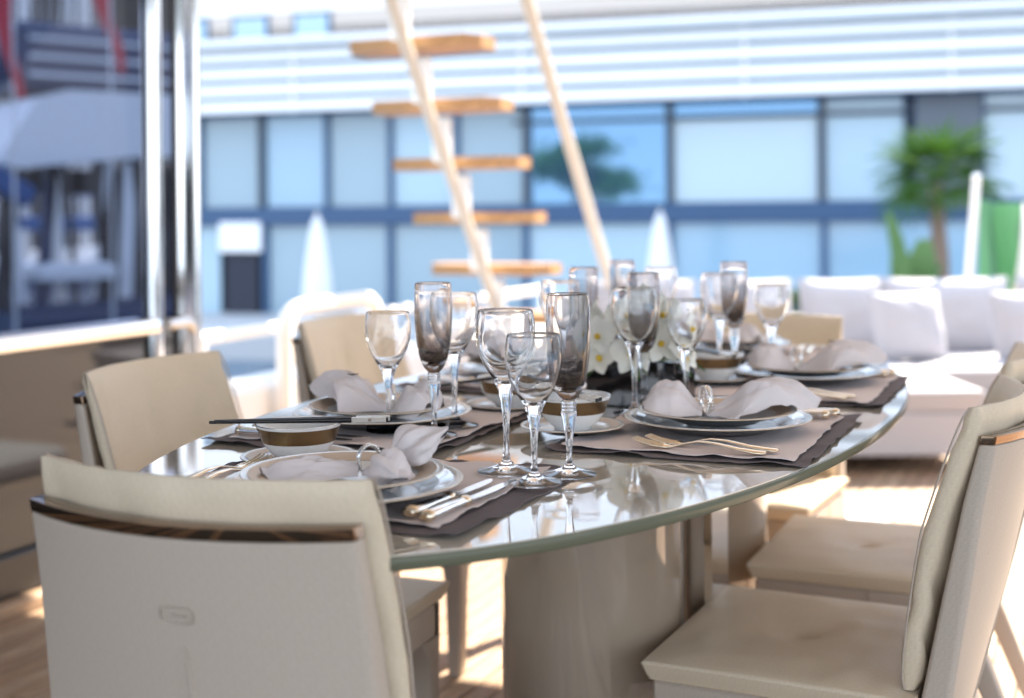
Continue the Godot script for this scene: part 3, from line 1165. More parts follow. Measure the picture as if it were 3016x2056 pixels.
func build_settings() -> void:
	var charger := make_plate(0.147, 0.020, "charger_plate", [0.80, 0.925], "platinum band")
	var plate := make_plate(0.124, 0.018, "dinner_plate", [0.745, 0.93], "champagne band")
	var saucer := make_plate(0.082, 0.011, "saucer", [0.745, 0.905], "champagne band")
	var bowl := make_bowl()
	var fork := make_fork()
	var knife := make_knife()
	var ringm := make_ring()
	var mats := []
	var runners := []
	for k in 3:
		var g := Geo.new()
		cloth(g, 0.475, 0.385, 0.0016, 0.008, 0.0018, k)
		mats.append(g.mesh())
		g = Geo.new()
		cloth(g, 0.42, 0.345, 0.0012, 0.005, 0.0055, k + 5)
		runners.append(g.mesh())
	# t, w, yaw, where, matching the chairs
	var S := [
		[-0.930, 0.0, 0.0, "at the nearest setting", -0.068, -0.022],
		[-0.285, 0.296, 90.0, "at the near right-hand setting", 0.0, 0.0],
		[0.36, 0.308, 90.0, "at the far right-hand setting", 0.0, -0.055],
		[-0.42, -0.235, -90.0, "at the near left-hand setting", 0.0, 0.0],
		[0.24, -0.262, -90.0, "at the far left-hand setting", 0.0, 0.0],
		[0.87, 0.02, 180.0, "at the table's far end", 0.0, 0.0],
	]
	for i in S.size():
		var e: Array = S[i]
		var where: String = e[3]
		var f := func(x: float, z: float, y: float, turn := 0.0) -> Transform3D:
			return spot(e[0], e[1], TOP + 0.0006, e[2]) * Transform3D(Basis(Vector3.UP, deg_to_rad(turn)), Vector3(x, y, z))
		var o: Node3D = share(mats[i % 3], "placemat", M["dark linen"], self, f.call(float(e[5]), -0.005 + float(e[4]), 0.0))
		tag(o, "dark grey placemat with rippled edges " + where, "placemat", "dark placemats under the settings")
		o = share(runners[i % 3], "linen_runner", M["taupe linen"], self, f.call(-0.012 + float(e[5]), -0.008 + float(e[4]), 0.0042, 0.6))
		tag(o, "taupe ragged-edged linen over the dark mat " + where, "table linen", "taupe linens over the placemats")
		var y0 := 0.0072
		o = charger if i == 0 else charger.duplicate()
		add_child(o, true)
		o.transform = f.call(0, 0, y0)
		tag(o, "large silver-rimmed charger plate " + where, "plate", "charger plates")
		o = plate if i == 0 else plate.duplicate()
		add_child(o, true)
		o.transform = f.call(0, 0, y0 + 0.0135, 20.0)
		tag(o, "beige-banded dinner plate under the napkin " + where, "plate", "dinner plates on the chargers")
		# napkin and ring
		var yn := y0 + 0.0135 + 0.006
		if i == 0:
			var nk := thing("napkin", "white linen napkin knotted through a ring on the nearest dinner plate", "napkin", f.call(0.014, -0.034, yn, 0.0), "linen napkins on the plates")
			share(puff(0.078, 0.030, 3), "gathered_end", M["white linen"], nk, Transform3D(Basis(Vector3.UP, deg_to_rad(136.0)) * Basis(Vector3.RIGHT, deg_to_rad(-22.0)), Vector3(0.020, 0.018, -0.012)))
			share(puff(0.074, 0.027, 9), "gathered_end", M["white linen"], nk, Transform3D(Basis(Vector3.UP, deg_to_rad(52.0)) * Basis(Vector3.RIGHT, deg_to_rad(6.0)), Vector3(0.016, 0.020, 0.004)))
			share(lobe(0.120, 0.042, 0.018, 0.5, 2), "loose_end", M["white linen"], nk, Transform3D(Basis(Vector3.UP, deg_to_rad(-62.0)), Vector3(0.0, 0.002, 0.012)))
			o = share(ringm, "napkin_ring", M["silver"], self, f.call(0.016, -0.036, yn + 0.002, 62.0).scaled_local(Vector3.ONE * 0.8))
			tag(o, "beaded silver ring round the knotted napkin " + where, "napkin ring", "napkin rings")
		else:
			var nk := thing("napkin", "pale linen napkin fanned through its ring " + where, "napkin", f.call(0.005, -0.02, yn, [0, 8.0, 4.0, -6.0, 9.0, 70.0][i]), "linen napkins on the plates")
			share(lobe(0.175, 0.064, 0.054, 0.6, i + 1), "long_end", M["white linen"], nk)
			share(lobe(0.095, 0.055, 0.046, 0.25, i + 7), "short_end", M["white linen"], nk, Transform3D(Basis(Vector3.UP, PI), Vector3.ZERO))
			for b in 2:  # small embroidered sprigs
				var g := Geo.new()
				for k in 5:
					var a0 := Vector3(0.012 - 0.030 * b, 0.0585 - 0.010 * b, 0.070 + 0.030 * b)
					g.tube([a0, a0 + Vector3(0.010 * cos(k * 1.3), 0.0010, 0.010 * sin(k * 1.3))], [0.0013, 0.0006], 5)
				put(g, "embroidery", M["embroidery"], nk)
			o = share(ringm, "napkin_ring", M["silver"], self, f.call(0.005, -0.02, yn, 38.0))
			tag(o, "beaded silver ring round the fanned napkin " + where, "napkin ring", "napkin rings")
		# cutlery
		for k in 2:
			o = fork if (i == 0 and k == 0) else fork.duplicate()
			add_child(o, true)
			o.transform = f.call(-0.196 + 0.026 * k + float(e[5]), 0.025 + 0.012 * k + float(e[4]), y0 - 0.0006, -4.0)
			tag(o, ["outer gilt fork ", "inner gilt fork "][k] + where, "fork", "gilt forks")
			o = knife if (i == 0 and k == 0) else knife.duplicate()
			add_child(o, true)
			o.transform = f.call(0.186 - 0.027 * k + float(e[5]), 0.046 - 0.012 * k + float(e[4]), y0 - 0.0006, -2.0)
			tag(o, ["outer gilt-handled knife ", "inner gilt-handled knife "][k] + where, "knife", "gilt-handled knives")
	# bowls on saucers: t, w, y turn of the chopsticks, label
	var B := [
		[-0.738, -0.190, 27.0, "left of the nearest setting"],
		[-0.393, 0.092, -40.0, "before the black flower box"],
		[0.269, 0.140, -46.0, "at the far right-hand setting"],
		[-0.165, -0.115, 70.0, "at the near left-hand setting"],
		[0.50, -0.16, 60.0, "at the far left-hand setting"],
		[0.70, -0.17, 20.0, "at the table's far end"],
	]
	for i in B.size():
		var e: Array = B[i]
		var at := spot(e[0], e[1], TOP + (0.0008 if i == 0 or i == 3 else 0.0078), 0.0)
		var o: Node3D = saucer if i == 0 else saucer.duplicate()
		add_child(o, true)
		o.transform = at
		tag(o, "small saucer with a beige rim under the bowl " + e[3], "saucer", "saucers under the bowls")
		o = bowl if i == 0 else bowl.duplicate()
		add_child(o, true)
		o.transform = at * Transform3D(Basis.IDENTITY, Vector3(0, 0.0048, 0))
		tag(o, "white bowl with a bronze band " + e[3], "bowl", "bronze-banded bowls")
		for k in 2:
			o = thing("chopstick", ["front", "rear"][k] + " black chopstick with pearl end on the bowl " + e[3], "chopstick", at * Transform3D(Basis(Vector3.UP, deg_to_rad(float(e[2]) + 0.6 * k)), Vector3(0, 0.0600, 0.006 - 0.012 * k)), "chopsticks on the bowls")
			var off := 0.0 if i == 0 else -0.045
			var g := Geo.new()
			g.tube([Vector3(-0.122 + off, 0, 0), Vector3(0.078 + off, 0, 0)], [0.0022, 0.0042], 10)
			put(g, "shaft", M["black lacquer"], o)
			g = Geo.new()
			g.box(Vector3(0.102 + off, 0, 0), Vector3(0.049, 0.0074, 0.0074), 0.0008)
			put(g, "pearl_end", M["mother of pearl"], o)
			g = Geo.new()
			g.box(Vector3(0.104 + off, 0, 0), Vector3(0.009, 0.0077, 0.0077), 0.002)
			put(g, "silver_band", M["silver"], o)
			g = Geo.new()
			g.box(Vector3(0.128 + off, 0, 0), Vector3(0.003, 0.0058, 0.0058), 0.001)
			put(g, "end_cap", M["black lacquer"], o)


func build_glasses() -> void:
	# stemware: outside from the foot up, over the rim and down the inside
	var gob := Geo.new()
	gob.lathe(V([0, 0.0022, 0.020, 0.0012, 0.036, 0.0, 0.0384, 0.0006, 0.0386, 0.0018, 0.037, 0.0030, 0.024, 0.0058, 0.012, 0.0098, 0.0058, 0.0165, 0.0040, 0.028, 0.0038, 0.05, 0.0050, 0.075, 0.0076, 0.097, 0.0118, 0.113, 0.0180, 0.125, 0.0262, 0.138, 0.0335, 0.152, 0.0382, 0.167, 0.0402, 0.182, 0.0398, 0.197, 0.0378, 0.210, 0.0362, 0.2156, 0.0356, 0.2161, 0.0350, 0.2156, 0.0366, 0.210, 0.0384, 0.197, 0.0386, 0.182, 0.0364, 0.167, 0.0314, 0.152, 0.0238, 0.138, 0.0150, 0.126, 0.0080, 0.1205, 0.0, 0.1190]), 72, 0.00035, 24, 31)
	var small := Geo.new()
	small.lathe(V([0, 0.0022, 0.018, 0.0012, 0.033, 0.0, 0.0354, 0.0006, 0.0356, 0.0018, 0.034, 0.0030, 0.022, 0.0056, 0.011, 0.0092, 0.0054, 0.0155, 0.0039, 0.026, 0.0037, 0.042, 0.0050, 0.064, 0.0078, 0.083, 0.0116, 0.096, 0.0178, 0.107, 0.0252, 0.119, 0.0318, 0.133, 0.0358, 0.148, 0.0371, 0.161, 0.0362, 0.175, 0.0345, 0.186, 0.0338, 0.1895, 0.0332, 0.1900, 0.0327, 0.1895, 0.0334, 0.186, 0.0350, 0.175, 0.0357, 0.161, 0.0342, 0.148, 0.0299, 0.133, 0.0229, 0.119, 0.0150, 0.108, 0.0080, 0.1025, 0.0, 0.1010]), 72, 0.00025, 20, 31)
	# flute: clear foot and stem with three collars, smoked bowl
	var stem := Geo.new()
	stem.lathe(V([0, 0.0022, 0.018, 0.0012, 0.033, 0.0, 0.0360, 0.0006, 0.0362, 0.0018, 0.0345, 0.0030, 0.022, 0.0056, 0.011, 0.0092, 0.0050, 0.0150, 0.0035, 0.024, 0.0040, 0.038, 0.0060, 0.056, 0.0088, 0.073, 0.0106, 0.0815, 0.0102, 0.0838, 0.0088, 0.0848, 0.0102, 0.0866, 0.0102, 0.0880, 0.0088, 0.0896, 0.0102, 0.0912, 0.0102, 0.0926, 0.0088, 0.0942, 0.0102, 0.0958, 0.0102, 0.0972, 0.0092, 0.0986, 0.0, 0.0988]), 40)
	var bowlg := Geo.new()
	var pr := V([0, 0.0990, 0.0092, 0.0992, 0.0118, 0.1020, 0.0162, 0.1075, 0.0200, 0.1160, 0.0232, 0.1270, 0.0260, 0.1410, 0.0280, 0.1580, 0.0292, 0.178, 0.0296, 0.198, 0.0292, 0.218, 0.0284, 0.2365, 0.0279, 0.2380, 0.0274, 0.2365, 0.0281, 0.218, 0.0284, 0.198, 0.0279, 0.178, 0.0266, 0.1580, 0.0244, 0.1420, 0.0212, 0.1290, 0.0172, 0.1190, 0.0110, 0.1130, 0, 0.1110])
	var cols := []
	for p in pr:
		var f := clampf((float(p.y) - 0.105) / 0.12, 0.0, 1.0)
		var k := pow(f, 0.85)
		cols.append(Color(lerpf(0.16, 0.91, k), lerpf(0.12, 0.89, k), lerpf(0.095, 0.89, k)))
	bowlg.lathe(pr, 64, 0.0, 16, 99, cols)
	var gm := gob.mesh()
	var sm := small.mesh()
	var fm := stem.mesh()
	var fb := bowlg.mesh()
	var L := [
		["g", -0.724, 0.127, "tallest goblet of the nearest setting"],
		["s", -0.777, 0.190, "foremost glass of the nearest setting"],
		["f", -0.712, 0.212, "right of the two nearest goblets"],
		["s", -0.490, -0.184, "leftmost of all the glasses"],
		["f", -0.506, -0.094, "leftmost of all the flutes"],
		["g", -0.413, -0.105, "just behind the leftmost smoky flute"],
		["g", -0.191, 0.127, "beside the napkin at the near right-hand setting"],
		["f", -0.115, 0.119, "behind the right-hand goblet"],
		["s", -0.074, 0.184, "standing behind the napkin at the near right-hand setting"],
		["g", 0.360, 0.128, "left of the flute at the far right-hand setting"],
		["f", 0.403, 0.149, "at the far right-hand setting"],
		["s", 0.435, 0.221, "rightmost glass, at the far right-hand setting"],
		["f", 0.086, -0.070, "left of and behind the white orchids"],
		["g", 0.000, -0.085, "behind the nearest flute on the far left side"],
		["f", 0.458, -0.119, "farthest away behind the white orchids"],
		["g", 0.62, -0.08, "at the far end of the table behind the orchids"],
	]
	for e in L:
		var kind: String = e[0]
		var at := spot(e[1], e[2], TOP + 0.0076, float(e[1]) * 200.0)
		if kind == "f":
			var o := thing("champagne_flute", "smoky grey flute with ringed clear stem " + e[3], "flute", at, "smoked flutes on the table")
			share(fm, "stem", M["clear crystal"], o)
			share(fb, "smoked_bowl", M["smoked crystal"], o)
		else:
			var o: Node3D = share(gm if kind == "g" else sm, "wine_goblet", M["clear crystal"], self, at)
			tag(o, ("large clear crystal wine goblet " if kind == "g" else "smaller clear crystal wine glass ") + e[3], "wine glass", "clear wine glasses on the table")


func build_flowers() -> void:
	var fl := thing("flower_box", "low black glass flower box in the middle of the table", "vase", spot(0.0, 0.075, TOP + 0.0006, 0.0))
	var g := Geo.new()
	for e in [[Vector3(0, 0.041, 0.062), Vector3(0.17, 0.082, 0.006)], [Vector3(0, 0.041, -0.062), Vector3(0.17, 0.082, 0.006)], [Vector3(-0.0835, 0.041, 0), Vector3(0.006, 0.082, 0.118)], [Vector3(0.0835, 0.041, 0), Vector3(0.006, 0.082, 0.118)], [Vector3(0, 0.005, 0), Vector3(0.16, 0.008, 0.118)]]:
		g.box(e[0], e[1], 0.0012)
	put(g, "box", M["black glass"], fl)
	g = Geo.new()
	g.box(Vector3(0, 0.034, 0), Vector3(0.158, 0.048, 0.115), 0.002)
	put(g, "soil", M["caulk"], fl)
	# petals
	var petal := func(ln: float, wd: float, cup: float) -> ArrayMesh:
		var q := Geo.new()
		var rows := []
		for i in 9:
			var a := i / 8.0
			var row := PackedVector3Array()
			for j in 7:
				var b := -1.0 + j / 3.0
				var w := wd * pow(sin(PI * clampf(0.06 + 0.90 * a, 0, 1)), 0.7)
				row.append(Vector3(b * w, cup * (b * b * 0.5 + sin(a * 2.2) - 0.6 * a * a) * 0.6, a * ln))
			rows.append(row)
		q.surf(rows)
		return q.mesh()
	var wide: ArrayMesh = petal.call(0.040, 0.024, 0.012)
	var slim: ArrayMesh = petal.call(0.040, 0.014, 0.010)
	var lip := Geo.new()
	lip.lathe(V([0, 0.0, 0.004, 0.002, 0.006, 0.008, 0.0035, 0.014, 0, 0.016]), 10)
	var lipm := lip.mesh()
	var ba := Basis(Vector3.UP, deg_to_rad(-AX))
	var i := 0
	for e in [[-0.06, 0.115, 0.075, -10, 20], [0.005, 0.085, 0.085, 12, 30], [0.055, 0.105, 0.070, 34, 14], [-0.02, 0.150, 0.030, 5, 12], [0.045, 0.155, 0.02, 30, 6], [0.085, 0.085, 0.045, 60, 25], [-0.09, 0.090, 0.045, -55, 20], [0.025, 0.125, 0.055, 15, 18], [-0.05, 0.075, 0.095, -20, 35], [0.09, 0.125, -0.01, 80, 10], [-0.08, 0.14, 0.0, -60, 5], [0.0, 0.17, -0.03, 170, 10]]:
		var b := Basis(Vector3.UP, deg_to_rad(e[3] + AX - 10)) * Basis(Vector3.RIGHT, deg_to_rad(90.0 - float(e[4]) + 6.0 * sin(i * 2.1)))
		var o := thing("orchid_flower", "white orchid with yellow centre, %s in the black flower box" % ["upper left", "low front", "front right", "top middle", "top right", "low right", "far left", "middle front", "lowest left", "far right", "upper far left", "rear top"][i], "flower", fl.transform * Transform3D(b, Vector3(e[0], e[1] + 0.008, e[2] * 0.85)), "white orchids in the flower box")
		for k in 5:
			var turn := TAU * (k + 0.5) / 5 + 0.1 * sin(i * 3.0 + k)
			share(wide if k == 1 or k == 3 else slim, "petal", M["orchid petal"], o, Transform3D(Basis(Vector3.UP, turn) * Basis(Vector3.RIGHT, -0.12 - 0.06 * sin(k + i)), Vector3(0, 0.001 * (k % 2), 0)))
		share(lipm, "lip", M["orchid lip"], o)
		i += 1
	for k in 7:
		g = Geo.new()
		var a := TAU * k / 7 + 0.4
		var rows := []
		for q in 9:
			var f := q / 8.0
			var row := PackedVector3Array()
			for j in 5:
				var s := (j - 2) / 2.0
				var w := 0.017 * pow(sin(PI * clampf(0.08 + 0.9 * f, 0, 1)), 0.7)
				row.append(Vector3(cos(a), 0, sin(a)) * (0.02 + 0.10 * f) + Vector3(-sin(a), 0, cos(a)) * (s * w) + Vector3(0, 0.058 + 0.085 * f - 0.09 * f * f + 0.004 * s * s, 0))
			rows.append(row)
		g.surf(rows)
		put(g, "leaf", M["leaf"], fl)


func build_shore() -> void:
	# water and quay
	var g := Geo.new()
	g.box(Vector3(0, -1.62, -60), Vector3(500, 0.04, 500), 0.001)
	tag(put(g, "water", M["harbour water"]), "", "", "", "structure")
	var fb := Transform3D(Basis(Vector3.UP, deg_to_rad(-15.75)), Vector3(0, 0, -28))
	g = Geo.new()
	g.box(Vector3(0, -1.55, -12.0), Vector3(90, 0.9, 33.0), 0.03)
	var quay := put(g, "quay", M["quay stone"])
	quay.transform = fb
	tag(quay, "", "", "", "structure")

	# glazed waterfront building; x along the facade, y up, z towards the water
	var b := thing("waterfront_building", "two-storey waterfront building with blue window frames and white louvred eaves", "building", fb)
	var X0 := -16.0
	var X1 := 20.0
	g = Geo.new()
	g.box(Vector3(2, 2.2, -4.2), Vector3(X1 - X0, 6.6, 7.4), 0.02)
	put(g, "core", M["charcoal panel"], b)
	g = Geo.new()
	g.box(Vector3(2, 8.6, -2.6), Vector3(X1 - X0, 5.6, 3.2), 0.03)
	put(g, "top_storey", M["facade white"], b)
	g = Geo.new()
	g.box(Vector3(2, 5.4, -2.1), Vector3(X1 - X0, 0.9, 3.2), 0.03)
	var up := put(g, "upper_wall", M["facade cream"], b)
	# upper floor windows at the left
	for k in 6:
		g = Geo.new()
		g.box(Vector3(-12.6 + 1.55 * k, 5.45, -0.5), Vector3(0.95, 0.70, 0.10), 0.01)
		var w := put(g, "window", M["frame blue"], b)
		g = Geo.new()
		g.box(Vector3(0, 0, 0), Vector3(0.8, 0.56, 0.02), 0.004)
		put(g, "pane", M["sky tint pale"], w).position = Vector3(-12.6 + 1.55 * k, 5.45, -0.44)
	# panes: upper floor 1.32..3.06, transom lights 3.15..3.42, ground floor -1.1..0.92
	var cuts := [-16.0, -13.6, -11.2, -9.1, -7.56, -6.0, -4.38, -2.85, -1.3, 0.29, 3.4, 6.5, 8.12, 8.34, 9.57, 11.4, 13.6, 16.0, 18.0, 20.0]
	for i in cuts.size() - 1:
		var a: float = cuts[i]
		var c: float = cuts[i + 1]
		var mid := (a + c) / 2.0
		if mid > 8.13 and mid < 9.6 or c - a < 0.4:
			continue
		var kind: String = "reflecting pane" if mid > 0.3 and mid < 3.4 else ((["sky tint teal", "sky tint blue", "sky tint teal", "sky tint pale"][i % 4]) if mid < 0.3 else ["sky tint white", "sky tint pale"][i % 2])
		for yy in [[1.34, 3.06, kind], [3.15, 3.42, "reflecting pane" if mid > 0.2 and mid < 6.4 else kind]]:
			if float(yy[0]) > 3.0 and mid < 0.2:
				continue
			var top: float = 3.42 if (mid < 0.2 and float(yy[0]) < 2.0) else yy[1]
			g = Geo.new()
			g.box(Vector3(mid, (float(yy[0]) + top) / 2.0, -0.26), Vector3(c - a - 0.02, top - float(yy[0]), 0.03), 0.004)
			put(g, "window_pane", M[yy[2]], b)
	for i in [[-16.0, -13.6], [-13.6, -11.2], [-11.2, -9.1], [-9.1, -7.1], [-5.92, -2.87], [-2.87, 0.26], [0.26, 3.4], [3.4, 6.53], [6.53, 9.57], [9.57, 13.6], [13.6, 20.0]]:
		g = Geo.new()
		g.box(Vector3((i[0] + i[1]) / 2.0, -0.1, -0.26), Vector3(i[1] - i[0] - 0.02, 2.04, 0.03), 0.004)
		put(g, "window_pane", M[["sky tint pale", "sky tint blue", "sky tint teal"][int(absf(i[0] * 3.0)) % 3]], b)
	for x in cuts:
		var thick := 0.16 if x in [-6.0, 0.29, 6.5, 3.4] else 0.11
		if x > 8.0 and x < 8.2:
			thick = 0.05
		g = Geo.new()
		g.box(Vector3(x, 2.38, -0.2), Vector3(thick, 2.1, 0.16), 0.01)
		put(g, "mullion", M["frame dark"] if thick > 0.12 else M["frame blue"], b)
	for x in [-9.1, -5.92, -2.87, 0.26, 3.4, 6.53, 9.57, 13.6]:
		g = Geo.new()
		g.box(Vector3(x, -0.1, -0.2), Vector3(0.13, 2.06, 0.16), 0.01)
		put(g, "mullion", M["frame blue"], b)
	g = Geo.new()
	g.box(Vector3(2, 1.13, -0.17), Vector3(X1 - X0, 0.40, 0.22), 0.01)
	put(g, "floor_band", M["frame blue"], b)
	g = Geo.new()
	g.box(Vector3(9.9, 3.105, -0.19), Vector3(X1 - 0.2, 0.07, 0.15), 0.008)
	put(g, "transom_bar", M["frame dark"], b)
	g = Geo.new()
	g.box(Vector3(8.95, 2.3, -0.14), Vector3(1.22, 2.3, 0.2), 0.01)
	put(g, "wall_panel", M["charcoal panel"], b)
	# entrance with a white sign above
	g = Geo.new()
	g.box(Vector3(-6.5, -0.42, -0.2), Vector3(0.80, 1.5, 0.12), 0.01)
	put(g, "door", M["doorway dark"], b)
	g = Geo.new()
	g.box(Vector3(-6.5, 0.66, -0.08), Vector3(1.05, 0.68, 0.14), 0.02)
	put(g, "door_sign", M["facade white"], b)
	# white louvres along the eaves
	g = Geo.new()
	g.box(Vector3(0, 0, 0), Vector3(X1 - X0, 0.275, 0.05), 0.012, Basis(Vector3.RIGHT, -0.35))
	var slat := g.mesh()
	for k in 4:
		share(slat, "louvre_slat", M["facade white"], b, Transform3D(Basis.IDENTITY, Vector3(2, 3.60 + 0.375 * k, 0.35)))
	for x in [-15.0, -10.0, -5.0, 0.3, 5.0, 9.0, 12.9, 17.0]:
		g = Geo.new()
		g.box(Vector3(x, 4.2, 0.24), Vector3(0.08, 1.5, 0.10), 0.01)
		put(g, "louvre_bracket", M["facade white"], b)
	g = Geo.new()
	g.box(Vector3(2, 4.2, 0.05), Vector3(X1 - X0, 1.5, 0.06), 0.01)
	put(g, "louvre_backing", M["sky tint pale"], b)
	g = Geo.new()
	g.box(Vector3(2, 5.02, 0.2), Vector3(X1 - X0, 0.16, 0.9), 0.03)
	put(g, "eaves", M["facade white"], b)
	g = Geo.new()
	g.box(Vector3(2, 3.46, -0.08), Vector3(X1 - X0, 0.06, 0.5), 0.01)
	put(g, "soffit", M["frame blue"], b)

	# closed parasols on the quay
	for e in [[-3.45, -23.0, "closed white parasol on the quay left of the staircase"], [2.62, -23.0, "closed white parasol on the quay between the handrail and the sofa"]]:
		var u := thing("closed_parasol", e[2], "parasol", Transform3D(Basis.IDENTITY, Vector3(e[0], -1.1, e[1])), "closed parasols on the quay")
		g = Geo.new()
		g.tube([Vector3(0, 0, 0), Vector3(0, 2.3, 0)], [0.025], 10)
		put(g, "pole", M["spar"], u)
		g = Geo.new()
		g.lathe(V([0.04, 0.55, 0.22, 0.60, 0.26, 0.75, 0.22, 1.2, 0.15, 1.7, 0.08, 2.1, 0.02, 2.22, 0, 2.23]), 24, 0.02, 8, 1)
		put(g, "canopy", M["canvas white"], u)
		g = Geo.new()
		g.lathe(V([0, 0.0, 0.30, 0.0, 0.30, 0.05, 0.05, 0.10, 0, 0.10]), 20)
		put(g, "foot", M["quay stone"], u)
	# planting at the right
	var palm := thing("fan_palm", "fan palm with a green crown on a slim brown trunk", "palm", Transform3D(Basis.IDENTITY, Vector3(5.9, -1.1, -18)))
	g = Geo.new()
	var pts := []
	var rad := []
	for k in 9:
		pts.append(Vector3(0.05 * sin(k * 0.5), k * 0.325, 0.03 * cos(k * 0.7)))
		rad.append(0.15 - 0.008 * k + 0.012 * (k % 2))
	g.tube(pts, rad, 14)
	put(g, "trunk", M["palm bark"], palm)
	var frond := Geo.new()
	for k in 13:  # a fan of narrow blades on a stalk
		var a := deg_to_rad(-95.0 + 190.0 * k / 12)
		var d := Vector3(sin(a), 0.0, cos(a))
		var rows := []
		for q in 5:
			var f := q / 4.0
			var wd := 0.022 * sin(PI * clampf(0.12 + 0.86 * f, 0, 1))
			var c := Vector3(0, 0, 0.42) + d * ((0.58 + 0.06 * sin(k * 2.3)) * f) + Vector3(0, -0.20 * f * f * (1.0 + 0.3 * sin(k * 2.0)), 0)
			var sd := d.cross(Vector3.UP) * wd
			rows.append(PackedVector3Array([c - sd, c + Vector3(0, 0.012, 0), c + sd]))
		frond.surf(rows)
	frond.tube([Vector3(0, 0, 0), Vector3(0, 0.04, 0.25), Vector3(0, 0.0, 0.44)], [0.014, 0.012, 0.008], 6)
	var fm := frond.mesh()
	for k in 24:
		var az := k * 2.39996
		var el := 1.25 - 1.75 * k / 23.0
		share(fm, "frond", M["palm frond"], palm, Transform3D(Basis(Vector3.UP, az) * Basis(Vector3.RIGHT, -el) * Basis(Vector3.BACK, 0.3 * sin(k)), Vector3(0.02, 2.66, 0.0)).scaled_local(Vector3.ONE * (0.82 + 0.25 * absf(sin(k * 1.7)))))
	var ban := thing("banana_plant", "plant with broad pale green leaves left of the palm trunk", "plant", Transform3D(Basis.IDENTITY, Vector3(5.25, -1.1, -17)))
	for k in 6:
		g = Geo.new()
		var a: float = [2.9, 4.4, 0.6, 1.8, 5.4, 3.6][k]
		var rows := []
		var hgt: float = [2.35, 1.9, 1.7, 1.5, 2.0, 1.4][k]
		for q in 13:
			var f := q / 12.0
			var row := PackedVector3Array()
			for j in 5:
				var s := (j - 2) / 2.0
				var w := 0.20 * pow(sin(PI * clampf((f - 0.3) / 0.72, 0.0, 1.0)), 0.6) + 0.015
				row.append(Vector3(cos(a), 0, sin(a)) * (0.05 + 0.32 * f * f) + Vector3(-sin(a), 0, cos(a)) * s * w + Vector3(0, hgt * f - 0.18 * f * f * f + 0.05 * absf(s), 0))
			rows.append(row)
		g.surf(rows)
		put(g, "leaf", M["banana leaf"], ban)
	for e in [[4.45, -17.0, 0.55, "low rounded green bush below the windows, left of the broad-leaved plant"], [6.9, -17.5, 0.7, "green bush behind the sofa, right of the palm trunk"], [3.75, -17.3, 0.35, "small green bush at the foot of the building near the sofa"]]:
		var bush := thing("bush", e[3], "bush", Transform3D(Basis.IDENTITY, Vector3(e[0], -1.1, e[1])), "bushes on the quay")
		g = Geo.new()
		for k in 420:
			var d := Vector3(rng.randfn(), rng.randfn(), rng.randfn()).normalized()
			var r := float(e[2]) * (0.55 + 0.45 * rng.randf()) * (0.85 + 0.3 * wobble.get_noise_3dv(d * 60.0))
			var p := Vector3(d.x * r, 0.95 + d.y * r * 0.75, d.z * r)
			var u := d.cross(Vector3(rng.randfn(), rng.randfn(), rng.randfn())).normalized() * 0.07
			var w := (d + u * 4.0).normalized() * 0.11
			g.face([p - u, p + w, p + u, p - w * 0.4], d)
		put(g, "foliage", M["banana leaf"] if e[2] < 0.6 else M["palm frond"], bush)
		g = Geo.new()
		g.tube([Vector3.ZERO, Vector3(0.02, 0.9, 0)], [0.05, 0.03], 8)
		put(g, "stem", M["palm bark"], bush)


